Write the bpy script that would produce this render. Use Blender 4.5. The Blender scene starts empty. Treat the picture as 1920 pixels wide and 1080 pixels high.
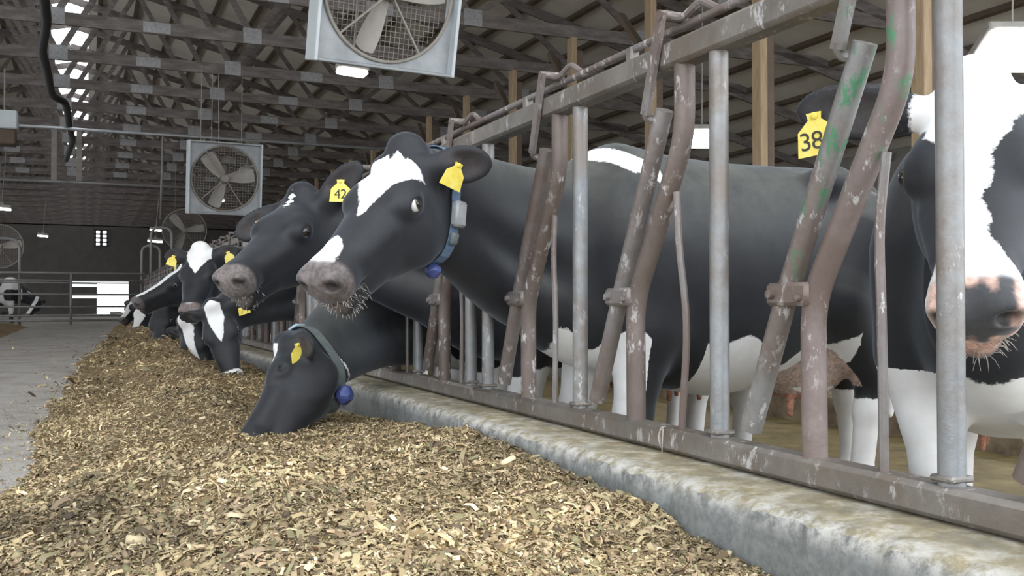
import bpy, math, random
import numpy as np
from mathutils import Vector, Matrix

SC = bpy.context.scene
COL = SC.collection
rng = np.random.default_rng(7)
random.seed(7)

# ------------------------------------------------------------------ camera, sky, exposure
PSI, TH, FPX, CAMH = .407, .017, 1847., .65
cam_data = bpy.data.cameras.new('camera'); cam = bpy.data.objects.new('camera', cam_data); COL.objects.link(cam)
cam_data.sensor_width = 36; cam_data.lens = 36 * FPX / 1920; cam_data.clip_end = 300; cam_data.clip_start = .05
cam.location = (0, 0, CAMH); cam.rotation_euler = (math.pi / 2 + TH, 0, -PSI)
SC.camera = cam
SC.view_settings.view_transform = 'Standard'; SC.view_settings.look = 'None'
SC.view_settings.gamma = 1; SC.view_settings.use_curve_mapping = False
SC.view_settings.exposure = -0.32
W = bpy.data.worlds.new('overcast_sky'); SC.world = W; W.use_nodes = True
W.node_tree.nodes['Background'].inputs[0].default_value = (.90, .95, 1.0, 1)
W.node_tree.nodes['Background'].inputs[1].default_value = 4.0

def at(px, py, axis, val):
    """world point on a plane of constant x, y or z that the photograph shows at a pixel"""
    F = np.array([math.sin(PSI) * math.cos(TH), math.cos(PSI) * math.cos(TH), math.sin(TH)])
    R = np.array([math.cos(PSI), -math.sin(PSI), 0]); U = np.cross(R, F)
    d = F + R * (px - 960) / FPX - U * (py - 540) / FPX
    k = 'xyz'.index(axis); o = np.array([0, 0, CAMH])
    return o + d * (val - o[k]) / d[k]
# ------------------------------------------------------------------ materials
def nodes(name):
    m = bpy.data.materials.new(name); m.use_nodes = True
    nt = m.node_tree; b = nt.nodes['Principled BSDF']
    return m, nt, b
def N(nt, t, **kw):
    n = nt.nodes.new(t)
    for k, v in kw.items(): setattr(n, k, v)
    return n
def noise(nt, scale, detail=4, rough=.6, stretch=None, obj=True):
    tc = N(nt, 'ShaderNodeTexCoord'); mp = N(nt, 'ShaderNodeMapping')
    nt.links.new(tc.outputs['Object'], mp.inputs[0])
    if stretch: mp.inputs['Scale'].default_value = stretch
    n = N(nt, 'ShaderNodeTexNoise'); n.inputs['Scale'].default_value = scale; n.inputs['Detail'].default_value = detail; n.inputs['Roughness'].default_value = rough
    nt.links.new(mp.outputs[0], n.inputs['Vector'])
    return n.outputs['Fac']
def ramp(nt, fac, stops):
    r = N(nt, 'ShaderNodeValToRGB'); e = r.color_ramp.elements
    while len(e) < len(stops): e.new(.5)
    for i, (p, c) in enumerate(stops):
        e[i].position = p; e[i].color = (*c, 1) if len(c) == 3 else c
    nt.links.new(fac, r.inputs[0]); return r.outputs[0]
def mix(nt, fac, a, b):
    m = N(nt, 'ShaderNodeMix', data_type='RGBA')
    for k, v in ((0, fac), (6, a), (7, b)):
        if hasattr(v, 'links') or hasattr(v, 'is_linked'): nt.links.new(v, m.inputs[k])
        else: m.inputs[k].default_value = v if k == 0 else ((*v, 1) if len(v) == 3 else v)
    return m.outputs[2]
def math_(nt, op, a, b=0.0, c=None):
    m = N(nt, 'ShaderNodeMath', operation=op)
    for i, v in enumerate((a, b) if c is None else (a, b, c)):
        if hasattr(v, 'is_linked'): nt.links.new(v, m.inputs[i])
        else: m.inputs[i].default_value = v
    return m.outputs[0]
def bump(nt, b, h, strength=.3, dist=.01):
    n = N(nt, 'ShaderNodeBump'); n.inputs['Strength'].default_value = strength; n.inputs['Distance'].default_value = dist
    nt.links.new(h, n.inputs['Height']); nt.links.new(n.outputs[0], b.inputs['Normal'])
def simple(name, cols, scale=8, rough=.6, metal=0, stretch=None, bmp=.2, detail=5):
    """noise between two or three colours of the same stuff"""
    m, nt, b = nodes(name)
    f = noise(nt, scale, detail, .65, stretch)
    k = len(cols)
    st = [(.28 + .44 * i / max(k - 1, 1), c) for i, c in enumerate(cols)]
    c = ramp(nt, f, st)
    nt.links.new(c, b.inputs['Base Color']); b.inputs['Roughness'].default_value = rough; b.inputs['Metallic'].default_value = metal
    if bmp: bump(nt, b, noise(nt, scale * 5, 4, .7, stretch), bmp, .004)
    return m
def up_mask(nt, lo=.5, hi=.9):
    g = N(nt, 'ShaderNodeNewGeometry'); s = N(nt, 'ShaderNodeSeparateXYZ'); nt.links.new(g.outputs['Normal'], s.inputs[0])
    r = N(nt, 'ShaderNodeMapRange'); r.inputs[1].default_value = lo; r.inputs[2].default_value = hi
    nt.links.new(s.outputs[2], r.inputs[0]); return r.outputs[0]
def glow(name, col, strength):
    m, nt, b = nodes(name)
    b.inputs['Base Color'].default_value = (*col, 1); b.inputs['Emission Color'].default_value = (*col, 1); b.inputs['Emission Strength'].default_value = strength
    return m
M = {}

# ------------------------------------------------------------------ mesh helpers
class MB:
    def __init__(s): s.v = []; s.f = []
    def add(s, v, f):
        k = len(s.v); s.v += [tuple(map(float, p)) for p in v]; s.f += [tuple(i + k for i in q) for q in f]; return s
    def box(s, c, size, rot=None, bev=0.0):
        hx, hy, hz = [q / 2 for q in size]
        c = np.array(c, float)
        if bev:
            b = min(bev, hx * .9, hy * .9, hz * .9)
            v = []; 
            for sx in (-1, 1):
                for sy in (-1, 1):
                    for sz in (-1, 1):
                        v += [(sx * (hx - b), sy * (hy - b), sz * hz), (sx * (hx - b), sy * hy, sz * (hz - b)), (sx * hx, sy * (hy - b), sz * (hz - b))]
            import bmesh
            bm = bmesh.new()
            for p in v: bm.verts.new(p)
            bmesh.ops.convex_hull(bm, input=bm.verts); bmesh.ops.dissolve_limit(bm, angle_limit=.02, verts=bm.verts, edges=bm.edges)
            bm.verts.index_update(); vv = [np.array(q.co) for q in bm.verts]; ff = [[q.index for q in f.verts] for f in bm.faces]; bm.free()
        else:
            vv = [np.array((x, y, z)) for x in (-hx, hx) for y in (-hy, hy) for z in (-hz, hz)]
            ff = [(0, 1, 3, 2), (4, 6, 7, 5), (0, 4, 5, 1), (2, 3, 7, 6), (0, 2, 6, 4), (1, 5, 7, 3)]
        if rot is not None: vv = [np.array(rot) @ q for q in vv]
        return s.add([q + c for q in vv], ff)
    def bar(s, a, b, w, h, up=(0, 0, 1)):
        a = np.array(a, float); b = np.array(b, float); x = b - a; L = np.linalg.norm(x); x /= L
        u = np.array(up, float); y = np.cross(u, x); y /= np.linalg.norm(y); z = np.cross(x, y)
        return s.box((a + b) / 2, (L, w, h), np.stack([x, y, z], 1))
    def tube(s, pts, r, seg=10, cap=True, closed=False):
        P = np.array(pts, float); n = len(P)
        R = np.full(n, r) if np.isscalar(r) else np.array(r, float)
        T = np.zeros_like(P)
        T[1:-1] = P[2:] - P[:-2]; T[0] = P[1] - P[0]; T[-1] = P[-1] - P[-2]
        if closed: T[0] = P[1] - P[-1]; T[-1] = P[0] - P[-2]
        T /= np.linalg.norm(T, axis=1)[:, None]
        u = np.cross(T[0], (0, 0, 1.)); 
        if np.linalg.norm(u) < .1: u = np.cross(T[0], (1., 0, 0))
        u /= np.linalg.norm(u); v = []
        for i in range(n):
            u = u - T[i] * (u @ T[i]); u /= np.linalg.norm(u); w = np.cross(T[i], u)
            for k in range(seg):
                a = 2 * math.pi * k / seg; v.append(P[i] + (u * math.cos(a) + w * math.sin(a)) * R[i])
        f = []
        for i in range(n if closed else n - 1):
            j = (i + 1) % n
            for k in range(seg): f.append((i * seg + k, i * seg + (k + 1) % seg, j * seg + (k + 1) % seg, j * seg + k))
        if cap and not closed: f += [tuple(range(seg))[::-1], tuple((n - 1) * seg + k for k in range(seg))]
        return s.add(v, f)
    def ribbon(s, pts, nrm, w, t):
        """a strap: rectangular section of width w along the side vector, thickness t along the normal"""
        P = np.array(pts, float); Q = np.array(nrm, float); n = len(P); v = []; f = []
        for i in range(n):
            tg = P[(i + 1) % n] - P[i - 1]; tg /= np.linalg.norm(tg); sd = np.cross(tg, Q[i]); sd /= np.linalg.norm(sd)
            for a, b in ((-1, 0), (1, 0), (1, 1), (-1, 1)): v.append(P[i] + sd * a * w / 2 + Q[i] * b * t)
        for i in range(n):
            j = (i + 1) % n
            for k in range(4): f.append((i * 4 + k, j * 4 + k, j * 4 + (k + 1) % 4, i * 4 + (k + 1) % 4))
        return s.add(v, f)
    def lathe(s, prof, c, axis=(0, 0, 1), seg=24):
        ax = np.array(axis, float); ax /= np.linalg.norm(ax); u = np.cross(ax, (0.3, .5, .8)); u /= np.linalg.norm(u); w = np.cross(ax, u); v = []; f = []
        for r, z in prof:
            for k in range(seg):
                a = 2 * math.pi * k / seg; v.append(np.array(c) + ax * z + (u * math.cos(a) + w * math.sin(a)) * r)
        for i in range(len(prof) - 1):
            for k in range(seg): f.append((i * seg + k, i * seg + (k + 1) % seg, (i + 1) * seg + (k + 1) % seg, (i + 1) * seg + k))
        f += [tuple(range(seg))[::-1], tuple((len(prof) - 1) * seg + k for k in range(seg))]
        return s.add(v, f)
    def mesh(s, name):
        me = bpy.data.meshes.new(name); me.from_pydata(s.v, [], s.f); me.update(); return me
    def build(s, name, mat, parent=None, smooth=False, loc=None):
        me = s.mesh(name)
        if mat: me.materials.append(mat)
        if smooth: me.shade_smooth() if smooth is True else me.set_sharp_from_angle(angle=smooth)
        o = bpy.data.objects.new(name, me); COL.objects.link(o)
        if smooth and smooth is not True:
            for p in me.polygons: p.use_smooth = True
        if parent: o.parent = parent
        if loc is not None: o.location = loc
        return o
SM = math.radians(40)

def tag(o, label, cat, group=None, kind=None):
    o['label'] = label; o['category'] = cat
    if group: o['group'] = group
    if kind: o['kind'] = kind
    return o
def empty(name, loc=(0, 0, 0), rz=0):
    o = bpy.data.objects.new(name, None); COL.objects.link(o); o.location = loc; o.rotation_euler = (0, 0, rz); o.empty_display_size = .1; return o
def struct(o):
    o['kind'] = 'structure'; return o
def copy_tree(o, parent=None):
    c = o.copy(); COL.objects.link(c)
    if parent: c.parent = parent
    for ch in list(o.children): copy_tree(ch, c)
    return c
def bend(pts, r=.05, n=5):
    """round the inner corners of a polyline"""
    P = [np.array(p, float) for p in pts]; out = [P[0]]
    for i in range(1, len(P) - 1):
        a = P[i - 1] - P[i]; b = P[i + 1] - P[i]; la, lb = np.linalg.norm(a), np.linalg.norm(b)
        q = min(r, la * .45, lb * .45); s = P[i] + a / la * q; e = P[i] + b / lb * q
        for k in range(n + 1):
            t = k / n; out.append((1 - t) ** 2 * s + 2 * t * (1 - t) * P[i] + t * t * e)
    out.append(P[-1]); return out
# ------------------------------------------------------------------ the barn
FLOOR, CURB, COWZ = .13, .27, -.22
RX, RZ, SLOPE, EAVE = -.5, 8.4, .25, 16.6
CH = 5.0                                            # underside of the truss bottom chords
Y0, Y1 = -1.5, 60.

def concrete(name, base, dark, dust_toplight=None, scale=3.0, crust=False):
    m, nt, b = nodes(name)
    c = ramp(nt, noise(nt, scale, 8, .7), [(.30, dark), (.55, base), (.75, tuple(min(1, q * 1.2) for q in base))])
    sp = ramp(nt, noise(nt, 60, 3, .6), [(.35, (.6, .6, .6)), (.6, (1, 1, 1))])
    mm = N(nt, 'ShaderNodeMix', data_type='RGBA', blend_type='MULTIPLY'); mm.inputs[0].default_value = .6
    nt.links.new(c, mm.inputs[6]); nt.links.new(sp, mm.inputs[7]); c = mm.outputs[2]
    if dust_toplight:
        f = math_(nt, 'MULTIPLY', up_mask(nt, .3, .8), ramp(nt, noise(nt, 9, 6, .7), [(.30, (.45, .45, .45)), (.6, (1, 1, 1))]))
        dc = ramp(nt, noise(nt, 16, 6, .7), [(.3, tuple(q * .55 for q in dust_toplight)), (.5, dust_toplight), (.68, (.62, .58, .50))])
        c = mix(nt, f, c, dc)
    if crust:                                       # pale dried crust along the worn front arris
        tc = N(nt, 'ShaderNodeTexCoord'); sp = N(nt, 'ShaderNodeSeparateXYZ'); nt.links.new(tc.outputs['Object'], sp.inputs[0])
        zr = N(nt, 'ShaderNodeMapRange'); zr.inputs[1].default_value = CURB - .055; zr.inputs[2].default_value = CURB - .012; nt.links.new(sp.outputs[2], zr.inputs[0])
        xr = N(nt, 'ShaderNodeMapRange'); xr.inputs[1].default_value = 1.26; xr.inputs[2].default_value = 1.195; nt.links.new(sp.outputs[0], xr.inputs[0])
        k = math_(nt, 'MULTIPLY', math_(nt, 'MULTIPLY', zr.outputs[0], xr.outputs[0]), ramp(nt, noise(nt, 26, 7, .75), [(.42, (0, 0, 0)), (.58, (.9, .9, .9))]))
        c = mix(nt, k, c, (.58, .57, .54))
    nt.links.new(c, b.inputs['Base Color']); b.inputs['Roughness'].default_value = .85
    bump(nt, b, noise(nt, 25, 8, .75), .45, .012)
    return m
M['alley'] = concrete('alley_concrete', (.43, .405, .375), (.27, .24, .21))
M['curb'] = concrete('curb_concrete', (.255, .268, .264), (.125, .135, .134), (.34, .285, .175), crust=True)
M['manure'] = simple('wet_manure_floor', [(.075, .058, .028), (.17, .13, .055), (.25, .20, .09)], 5, .55, bmp=.5)
M['bedding'] = simple('sand_bedding', [(.10, .075, .05), (.22, .17, .11), (.34, .27, .18)], 6, .9, bmp=.5)
M['roof'] = simple('roof_sheet', [(.66, .615, .545), (.78, .735, .665), (.84, .80, .73)], 1.2, .6, bmp=0)
M['truss'] = simple('weathered_timber', [(.095, .080, .073), (.16, .138, .128), (.235, .208, .198)], 3, .8, stretch=(1, 4, 4), bmp=.2)
M['purlin'] = simple('brown_timber', [(.10, .072, .052), (.15, .11, .08)], 4, .8, bmp=.2)
M['post'] = simple('pine_post', [(.26, .18, .10), (.36, .26, .16), (.44, .33, .21)], 5, .75, stretch=(6, 6, .6), bmp=.2)
M['plate'] = simple('nail_plate', [(.22, .215, .215), (.38, .375, .38)], 20, .5, .3, bmp=0)
M['wallsheet'] = simple('wall_sheet', [(.22, .20, .18), (.30, .28, .25)], 2, .7, bmp=0)

def sbox(name, c, size, mat, bev=0):
    return struct(MB().box(c, size, None, bev).build(name, M[mat]))
sbox('floor', ((-4.2 + 1.18) / 2, (Y0 + Y1) / 2 - 4, FLOOR - .25), (5.38, Y1 - Y0 + 8, .5), 'alley')
# curb with a worn, wavy front edge
def curb(name, x0, x1, ya, yb):
    mb = MB(); ys = np.concatenate([np.arange(ya, min(9, yb), .016), np.arange(9, yb + .3, .3)]) if ya < 9 else np.arange(ya, yb, .3)
    sg = 1 if x1 > x0 else -1
    prof = [(0, -.4), (0, FLOOR + .01), (.002, CURB - .035), (.010, CURB - .012), (.028, CURB - .002), (.10, CURB), (abs(x1 - x0), CURB), (abs(x1 - x0), -.4)]
    v = []; f = []
    ph = rng.uniform(0, 6, 12); fr = rng.uniform(6, 110, 12)
    for y in ys:
        w = sum(math.sin(fr[i] * y + ph[i]) * .0055 / (1 + fr[i] * .03) for i in range(12))
        for i, (a, z) in enumerate(prof):
            k = {2: .6, 3: 1, 4: .8, 5: .2}.get(i, 0)
            v.append((x0 + sg * (a + max(-.010, w) * k), y, z - abs(w) * k * .5))
    n = len(prof)
    for j in range(len(ys) - 1):
        for i in range(n - 1):
            q = (j * n + i, j * n + i + 1, (j + 1) * n + i + 1, (j + 1) * n + i); f.append(q if sg < 0 else q[::-1])
    f += [tuple(range(n)), tuple((len(ys) - 1) * n + i for i in range(n))[::-1]]
    o = mb.add(v, f).build(name, M['curb'], smooth=SM); return struct(o)
curb('trim_1', 1.18, 1.62, Y0 - 1, Y1)
curb('trim_2', -4.2, -4.64, Y0 - 1, Y1)
sbox('floor_right', (9.11, (Y0 + Y1) / 2, COWZ - .15), (14.98, Y1 - Y0 + 2, .3), 'manure')
sbox('floor_left', (-9.32, (Y0 + Y1) / 2, COWZ - .15), (9.36, Y1 - Y0 + 2, .3), 'manure')
# freestall platform with its kerb beyond the cow alley
sbox('floor_stalls', (6.6, (Y0 + Y1) / 2, COWZ + .10), (3.4, Y1 - Y0, .26), 'bedding', .03)

# roof sheets, with the ridge left open
def slab(name, xa, xb, ya, yb, mat):
    za, zb = RZ - SLOPE * abs(xa - RX), RZ - SLOPE * abs(xb - RX)
    v = [(xa, ya, za), (xb, ya, zb), (xb, yb, zb), (xa, yb, za)]; v += [(x, y, z + .06) for x, y, z in v]
    return struct(MB().add(v, [(0, 1, 2, 3), (7, 6, 5, 4), (0, 4, 5, 1), (1, 5, 6, 2), (2, 6, 7, 3), (3, 7, 4, 0)]).build(name, M[mat]))
RIDGE_GAP = .48
RY0 = 1.5
slab('ceiling_right', RX + RIDGE_GAP, EAVE, RY0, Y1, 'roof')
slab('ceiling_left', RX - RIDGE_GAP, -14.4, RY0, Y1, 'roof')
def wallbox(name, x, ya, yb, z0, z1, mat='wallsheet'):
    return sbox(name, (x, (ya + yb) / 2, (z0 + z1) / 2), (.12, yb - ya, z1 - z0), mat)
wallbox('wall_right', EAVE, RY0, Y1, COWZ, 4.15)
wallbox('wall_left', -14.4, RY0, Y1, 3.6, 5.0)
wallbox('wall_left_low', -14.4, RY0, Y1, COWZ, .8)
# end wall with a bright doorway and a small window
mb = MB()
for xa, xb, za, zb in [(-14.4, -.85, COWZ, 5.1), (2.15, 12.9, COWZ, 5.1), (12.9, EAVE, COWZ, 4.1), (-.85, 2.15, 2.0, 3.95), (-.85, .35, 4.85, 5.1), (1.05, 2.15, 3.95, 5.1), (-.85, .35, 3.95, 4.85), (.35, 1.05, 4.85, 5.1),
                       (-.85, .5, FLOOR, 1.02), (-.85, .5, 1.16, 1.66), (-.85, .5, 1.80, 1.86)]:
    mb.box(((xa + xb) / 2, Y1 + .06, (za + zb) / 2), (xb - xa, .12, zb - za))
for T in (((-14.4, 5.05), (12.9, 5.05), (RX, RZ)), ((12.9, 4.05), (EAVE, 4.05), (12.9, 5.06))):
    mb.add([(x, y, z) for y in (Y1, Y1 + .12) for x, z in T], [(0, 1, 2), (5, 4, 3), (0, 2, 5, 3), (2, 1, 4, 5), (0, 3, 4, 1)])
M['endwall'] = simple('end_wall_boards', [(.10, .09, .085), (.15, .13, .125)], 2, .8, bmp=0)
struct(mb.build('wall_end', M['endwall']))
mb = MB()
for x in (.35, .70, 1.05): mb.box((x, Y1, 4.4), (.16, .08, .95))
for z in (3.95, 4.17, 4.40, 4.62, 4.85): mb.box((.7, Y1, z), (.75, .08, .09))
struct(mb.build('window_1', M['endwall']))

# purlins run the length of the roof
px = [RX + .75 + .82 * i for i in range(21)]
for i, x in enumerate(px):
    z = RZ - SLOPE * (x - RX) - .055
    struct(MB().box((x, (RY0 + Y1) / 2, z), (.09, Y1 - RY0, .09), [(math.cos(-.245), 0, -math.sin(-.245)), (0, 1, 0), (math.sin(-.245), 0, math.cos(-.245))]).build('roof_purlin', M['purlin']))
for i in range(6):
    x = RX - .75 - .82 * i; z = RZ - SLOPE * (RX - x) - .055
    struct(MB().box((x, (RY0 + Y1) / 2, z), (.09, Y1 - RY0, .09)).build('roof_purlin', M['purlin']))

# roof trusses
TRY = [7.0 + 2.44 * k for k in range(-2, 22)]
def truss_parts(o, fine=True):
    zt = lambda x: RZ - SLOPE * abs(x - RX) - .20
    def part(name, mb, mat):
        mb.build(name, M[mat], o)
    one = MB()
    def put(name, fn, mat):
        if fine: mb = MB(); fn(mb); part(name, mb, mat)
        else: fn(one)
    put('bottom_chord', lambda m: m.box((-.4, 0, CH + .10), (27.2, .05, .20)), 'truss')
    put('top_chord', lambda m: m.bar((RX, 0, zt(RX)), (EAVE - .1, 0, zt(EAVE - .1)), .05, .17, (0, 1, 0)), 'truss') if False else None
    put('top_chord', lambda m: m.bar((RX, 0, zt(RX)), (EAVE - .1, 0, zt(EAVE - .1)), .05, .17), 'truss')
    put('top_chord', lambda m: m.bar((RX, 0, zt(RX)), (-14.3, 0, zt(-14.3)), .05, .17), 'truss')
    bx = [RX - 9.0, RX - 6.0, RX - 3.0, RX + .0, RX + 3.0, RX + 6.0, RX + 9.0]
    tx = [RX - 7.5, RX - 4.5, RX - 1.5, RX + 1.5, RX + 4.5, RX + 7.5, RX + 10.5]
    tops = [RX - 10.5] + tx
    for i, b in enumerate(bx):
        for t in (tops[i], tops[i + 1]):
            put('web', lambda m, b=b, t=t: m.bar((b, .002, CH + .12), (t, .002, zt(t)), .045, .10), 'truss')
        if fine:
            mb = MB(); mb.box((b, -.033, CH + .13), (.30, .012, .26)); mb.box((b, .033, CH + .13), (.30, .012, .26)); part('gusset_plate', mb, 'plate')
    for x in (RX - 1.5, RX + 1.5, RX + 4.5):
        if fine:
            mb = MB(); mb.box((x, -.033, CH + .10), (.42, .010, .17)); part('gusset_plate', mb, 'plate')
    if not fine: part('truss_frame', one, 'truss')
proto = far = None
for k, y in enumerate(TRY):
    if y < 38:
        if proto is None: o = empty('roof_truss', (0, y, 0)); truss_parts(o); proto = o
        else: o = copy_tree(proto); o.location = (0, y, 0)
    else:
        if far is None: o = empty('roof_truss', (0, y, 0)); truss_parts(o, False); far = o
        else: o = copy_tree(far); o.location = (0, y, 0)
    tag(o, 'grey weathered timber roof truss spanning the barn above the feed alley', 'roof truss', 'roof trusses in a row')

# timber posts that carry the trusses on the right
LBL = {0: 'pine post behind the cow with the white face, rightmost of the row', 1: 'pale pine post rising behind the dusty black cow back', 2: 'pale pine post seen between two gate latches, left of the small lamp'}
for k, y in enumerate(TRY[2:22]):
    o = empty('timber_post', (7.3, y, 0))
    z0 = COWZ + .23
    MB().box((-.06, 0, (CH + z0) / 2), (.10, .17, CH - z0), None, .006).build('post_board', M['post'], o)
    MB().box((.05, .0, (CH + z0) / 2 - .1), (.11, .12, CH - z0 - .2), None, .006).build('post_board', M['purlin'], o)
    MB().bar((0, .10, CH - .9), (0, .95, CH - .02), .08, .10, (1, 0, 0)).build('knee_brace', M['purlin'], o)
    tag(o, LBL.get(k, 'brown timber post in the row going back under the roof trusses'), 'post', 'timber posts along the stalls')
# ------------------------------------------------------------------ headlock feed fence
def steel(name, base, dark, rust=None, green=None, metal=.35, rough=.42):
    m, nt, b = nodes(name)
    c = ramp(nt, noise(nt, 5, 8, .7, (1, 1, .6)), [(.30, dark), (.52, base), (.74, tuple(min(1, q * 1.35) for q in base))])
    if rust:
        c = mix(nt, ramp(nt, noise(nt, 3.2, 7, .7), [(.42, (0, 0, 0)), (.62, (1, 1, 1))]), c, rust)
    # pale worn scale where rubbing has polished the tube
    f = ramp(nt, noise(nt, 38, 5, .7, (1, 1, .45)), [(.56, (0, 0, 0)), (.63, (1, 1, 1))])
    f2 = ramp(nt, noise(nt, 4, 3, .6), [(.46, (0, 0, 0)), (.58, (.9, .9, .9))])
    c = mix(nt, math_(nt, 'MULTIPLY', f, f2), c, (.56, .54, .54))
    if green:
        g = ramp(nt, noise(nt, 30, 6, .7, (1, 1, .35)), [(.53, (0, 0, 0)), (.60, (.9, .9, .9))])
        tc = N(nt, 'ShaderNodeTexCoord'); sp = N(nt, 'ShaderNodeSeparateXYZ'); nt.links.new(tc.outputs['Object'], sp.inputs[0])
        r = N(nt, 'ShaderNodeMapRange'); r.inputs[1].default_value = green[0]; r.inputs[2].default_value = green[1]; nt.links.new(sp.outputs[2], r.inputs[0])
        c = mix(nt, math_(nt, 'MULTIPLY', g, r.outputs[0]), c, (.06, .22, .11))
    nt.links.new(c, b.inputs['Base Color']); b.inputs['Metallic'].default_value = metal; b.inputs['Roughness'].default_value = rough
    bump(nt, b, noise(nt, 45, 5, .7), .35, .004)
    return m
M['galv'] = steel('galvanised_pipe', (.27, .285, .295), (.165, .172, .178), (.20, .172, .152))
M['brown'] = steel('dirty_brown_pipe', (.165, .132, .118), (.095, .074, .066), (.130, .098, .083), metal=.15, rough=.5)
M['mixed'] = steel('worn_pipe', (.22, .205, .198), (.125, .110, .102), (.165, .122, .105), metal=.25)
M['green'] = steel('green_painted_pipe', (.225, .222, .218), (.135, .125, .118), (.17, .135, .12), (.34, .60), .25)
M['greenb'] = steel('green_flecked_brown_pipe', (.195, .155, .145), (.11, .088, .08), (.155, .115, .10), (.55, .85), .15, .45)
M['rail'] = steel('rail_steel', (.215, .198, .180), (.128, .114, .102), (.165, .136, .112), metal=.3, rough=.45)
M['bolt'] = simple('bolt_steel', [(.22, .21, .20), (.36, .35, .34)], 40, .45, .5, bmp=.2)

FX = 1.39
LOCKS = (.29, 1.01, 1.735, 2.455)
PLEN = 3.03
ZB, ZT = .335, 1.257
def headlock_panel(y0, x=FX, only=None, style=None, first_post=True):
    """one welded panel, four self-locking stanchions; origin at its first upright on the curb"""
    o = empty('headlock_panel', (x, y0, CURB)); dz = -CURB
    P = lambda y, z, xx=0: (xx, y, z + dz)
    def put(name, mb, mat, sm=SM, par=None): return mb.build(name, M[mat], par or o, sm)
    put('bottom_rail', MB().box(P(PLEN / 2 - .1, (ZB + CURB + .005) / 2), (.065, PLEN, ZB - CURB - .005), None, .010), 'rail')
    put('top_rail', MB().box(P(PLEN / 2 - .1, ZT + .034), (.065, PLEN, .068), None, .010), 'rail')
    rod = put('control_rod', MB().tube([P(-.2, ZT + .112, .02), P(PLEN - .2, ZT + .112, .02)], .011, 10), 'mixed')
    ups = ([-.02] if first_post else []) + [b + e for b, e in zip(LOCKS, (.367, .335, .335, .372))]
    for y in ups:
        u = put('upright', MB().tube([P(y, ZB - .005), P(y, ZT + .01)], .0235, 16), 'galv')
        put('weld_foot', MB().box(P(y, ZB + .012), (.056, .052, .012), None, .004), 'rail', SM, u)
    for i, b in enumerate(LOCKS):
        if only is not None and i not in only: continue
        st = (style or {}).get(i, ('brown', 'mixed'))
        j = random.uniform(-.01, .01)
        put('bent_post', MB().tube(bend([P(b, ZB - .005), P(b + .003, .66), P(b - .243, 1.075), P(b - .243, ZT + .01)], .07, 6), .0265, 18), st[0])
        arm = put('locking_arm', MB().tube([P(b + .215 + j, .368, -.004), P(b + .080, .675, -.004), P(b - .155, 1.160, -.004)], .0245, 16), st[1])
        c = P(b + .05, .672, -.006)
        put('pivot_bracket', MB().box(c, (.060, .135, .050), None, .008).lathe([(.010, 0), (.010, .012), (.004, .014)], (c[0] - .030, c[1] + .042, c[2]), (-1, 0, 0), 10).lathe([(.008, 0), (.008, .010), (.003, .012)], (c[0] - .030, c[1] - .045, c[2] - .008), (-1, 0, 0), 10), 'mixed')
        # latch: a flat hook clasping the rail at the head of the arm
        hk = MB(); xx = -.043
        hk.ribbon([P(*q) for q in ((b - .115, 1.120, xx), (b - .205, 1.405, xx))], [(-1, 0, 0)] * 2, .030, .011) if False else None
        for (q0, q1, w_) in (((b - .122, 1.150), (b - .205, 1.400), .034),):
            hk.bar(P(*q0, xx), P(*q1, xx), w_, .012, (1, 0, 0))
        hk.tube(bend([P(b - .128, 1.165, xx), P(b - .118, 1.145, xx + .006), P(b - .124, 1.136, -.020), P(b - .135, 1.150, -.006)], .015, 4), .012, 8)
        hk.tube([P(b - .203, 1.392, xx - .008), P(b - .203, 1.392, .03)], .014, 10)
        put('latch_hook', hk, st[1], SM, arm)
        put('latch_link', MB().tube(bend([P(b - .203, 1.392, -.02), P(b - .235, 1.380, .0), P(b - .30, 1.412, .012), P(b - .36, 1.374, .02)], .02, 4), .010, 8), 'mixed')
        put('rod_lug', MB().box(P(b + .05, ZT + .09, .02), (.03, .035, .06), None, .006), 'rail', SM, rod)
        k = (0, .012, -.02, .0)[i]
        put('slide_rod', MB().tube(bend([P(b - .205 + k, ZB - .004), P(b - .215 + k * 2, .60), P(b - .195 + k, .80), P(b - .205, .94)], .10, 4), .0095, 8), 'mixed')
    return o
PSTART = .625
pan = headlock_panel(PSTART, style={0: ('brown', 'brown'), 1: ('greenb', 'green'), 2: ('brown', 'mixed'), 3: ('brown', 'mixed')})
tag(pan, 'nearest headlock fence panel, grey and brown pipes flecked with green paint', 'feed fence', 'headlock fence panels')
pan2 = headlock_panel(PSTART + PLEN)
tag(pan2, 'second headlock fence panel, where two black cows reach their heads through', 'feed fence', 'headlock fence panels')
for k in range(2, 9):
    c = copy_tree(pan2); c.location = (FX, PSTART + PLEN * k, CURB)
    tag(c, 'distant headlock fence panel along the curb among the row of feeding cows', 'feed fence', 'headlock fence panels')
# ------------------------------------------------------------------ cattle: one smooth skin per animal from a blended field
def v3(*a): return np.array(a, np.float32)

def s_ell(p, c, r, M=None):
    q = p - np.asarray(c, np.float32)
    if M is not None: q = q @ np.asarray(M, np.float32).T      # rows of M: local axes
    r = np.asarray(r, np.float32)
    a = q / r
    k0 = np.sqrt((a * a).sum(1)); a = a / r
    k1 = np.sqrt((a * a).sum(1)) + 1e-6
    return k0 * (k0 - 1) / k1

def s_cone(p, a, b, ra, rb):
    a = np.asarray(a, np.float32); b = np.asarray(b, np.float32)
    ab = b - a; q = p - a
    t = np.clip(q @ ab / max(float(ab @ ab), 1e-9), 0, 1)
    q = q - t[:, None] * ab
    return np.sqrt((q * q).sum(1)) - (ra + (rb - ra) * t)

def smin(a, b, k):
    h = np.maximum(k - np.abs(a - b), 0) / k
    return np.minimum(a, b) - h * h * k * .25

def smax(a, b, k): return -smin(-a, -b, k)

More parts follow.
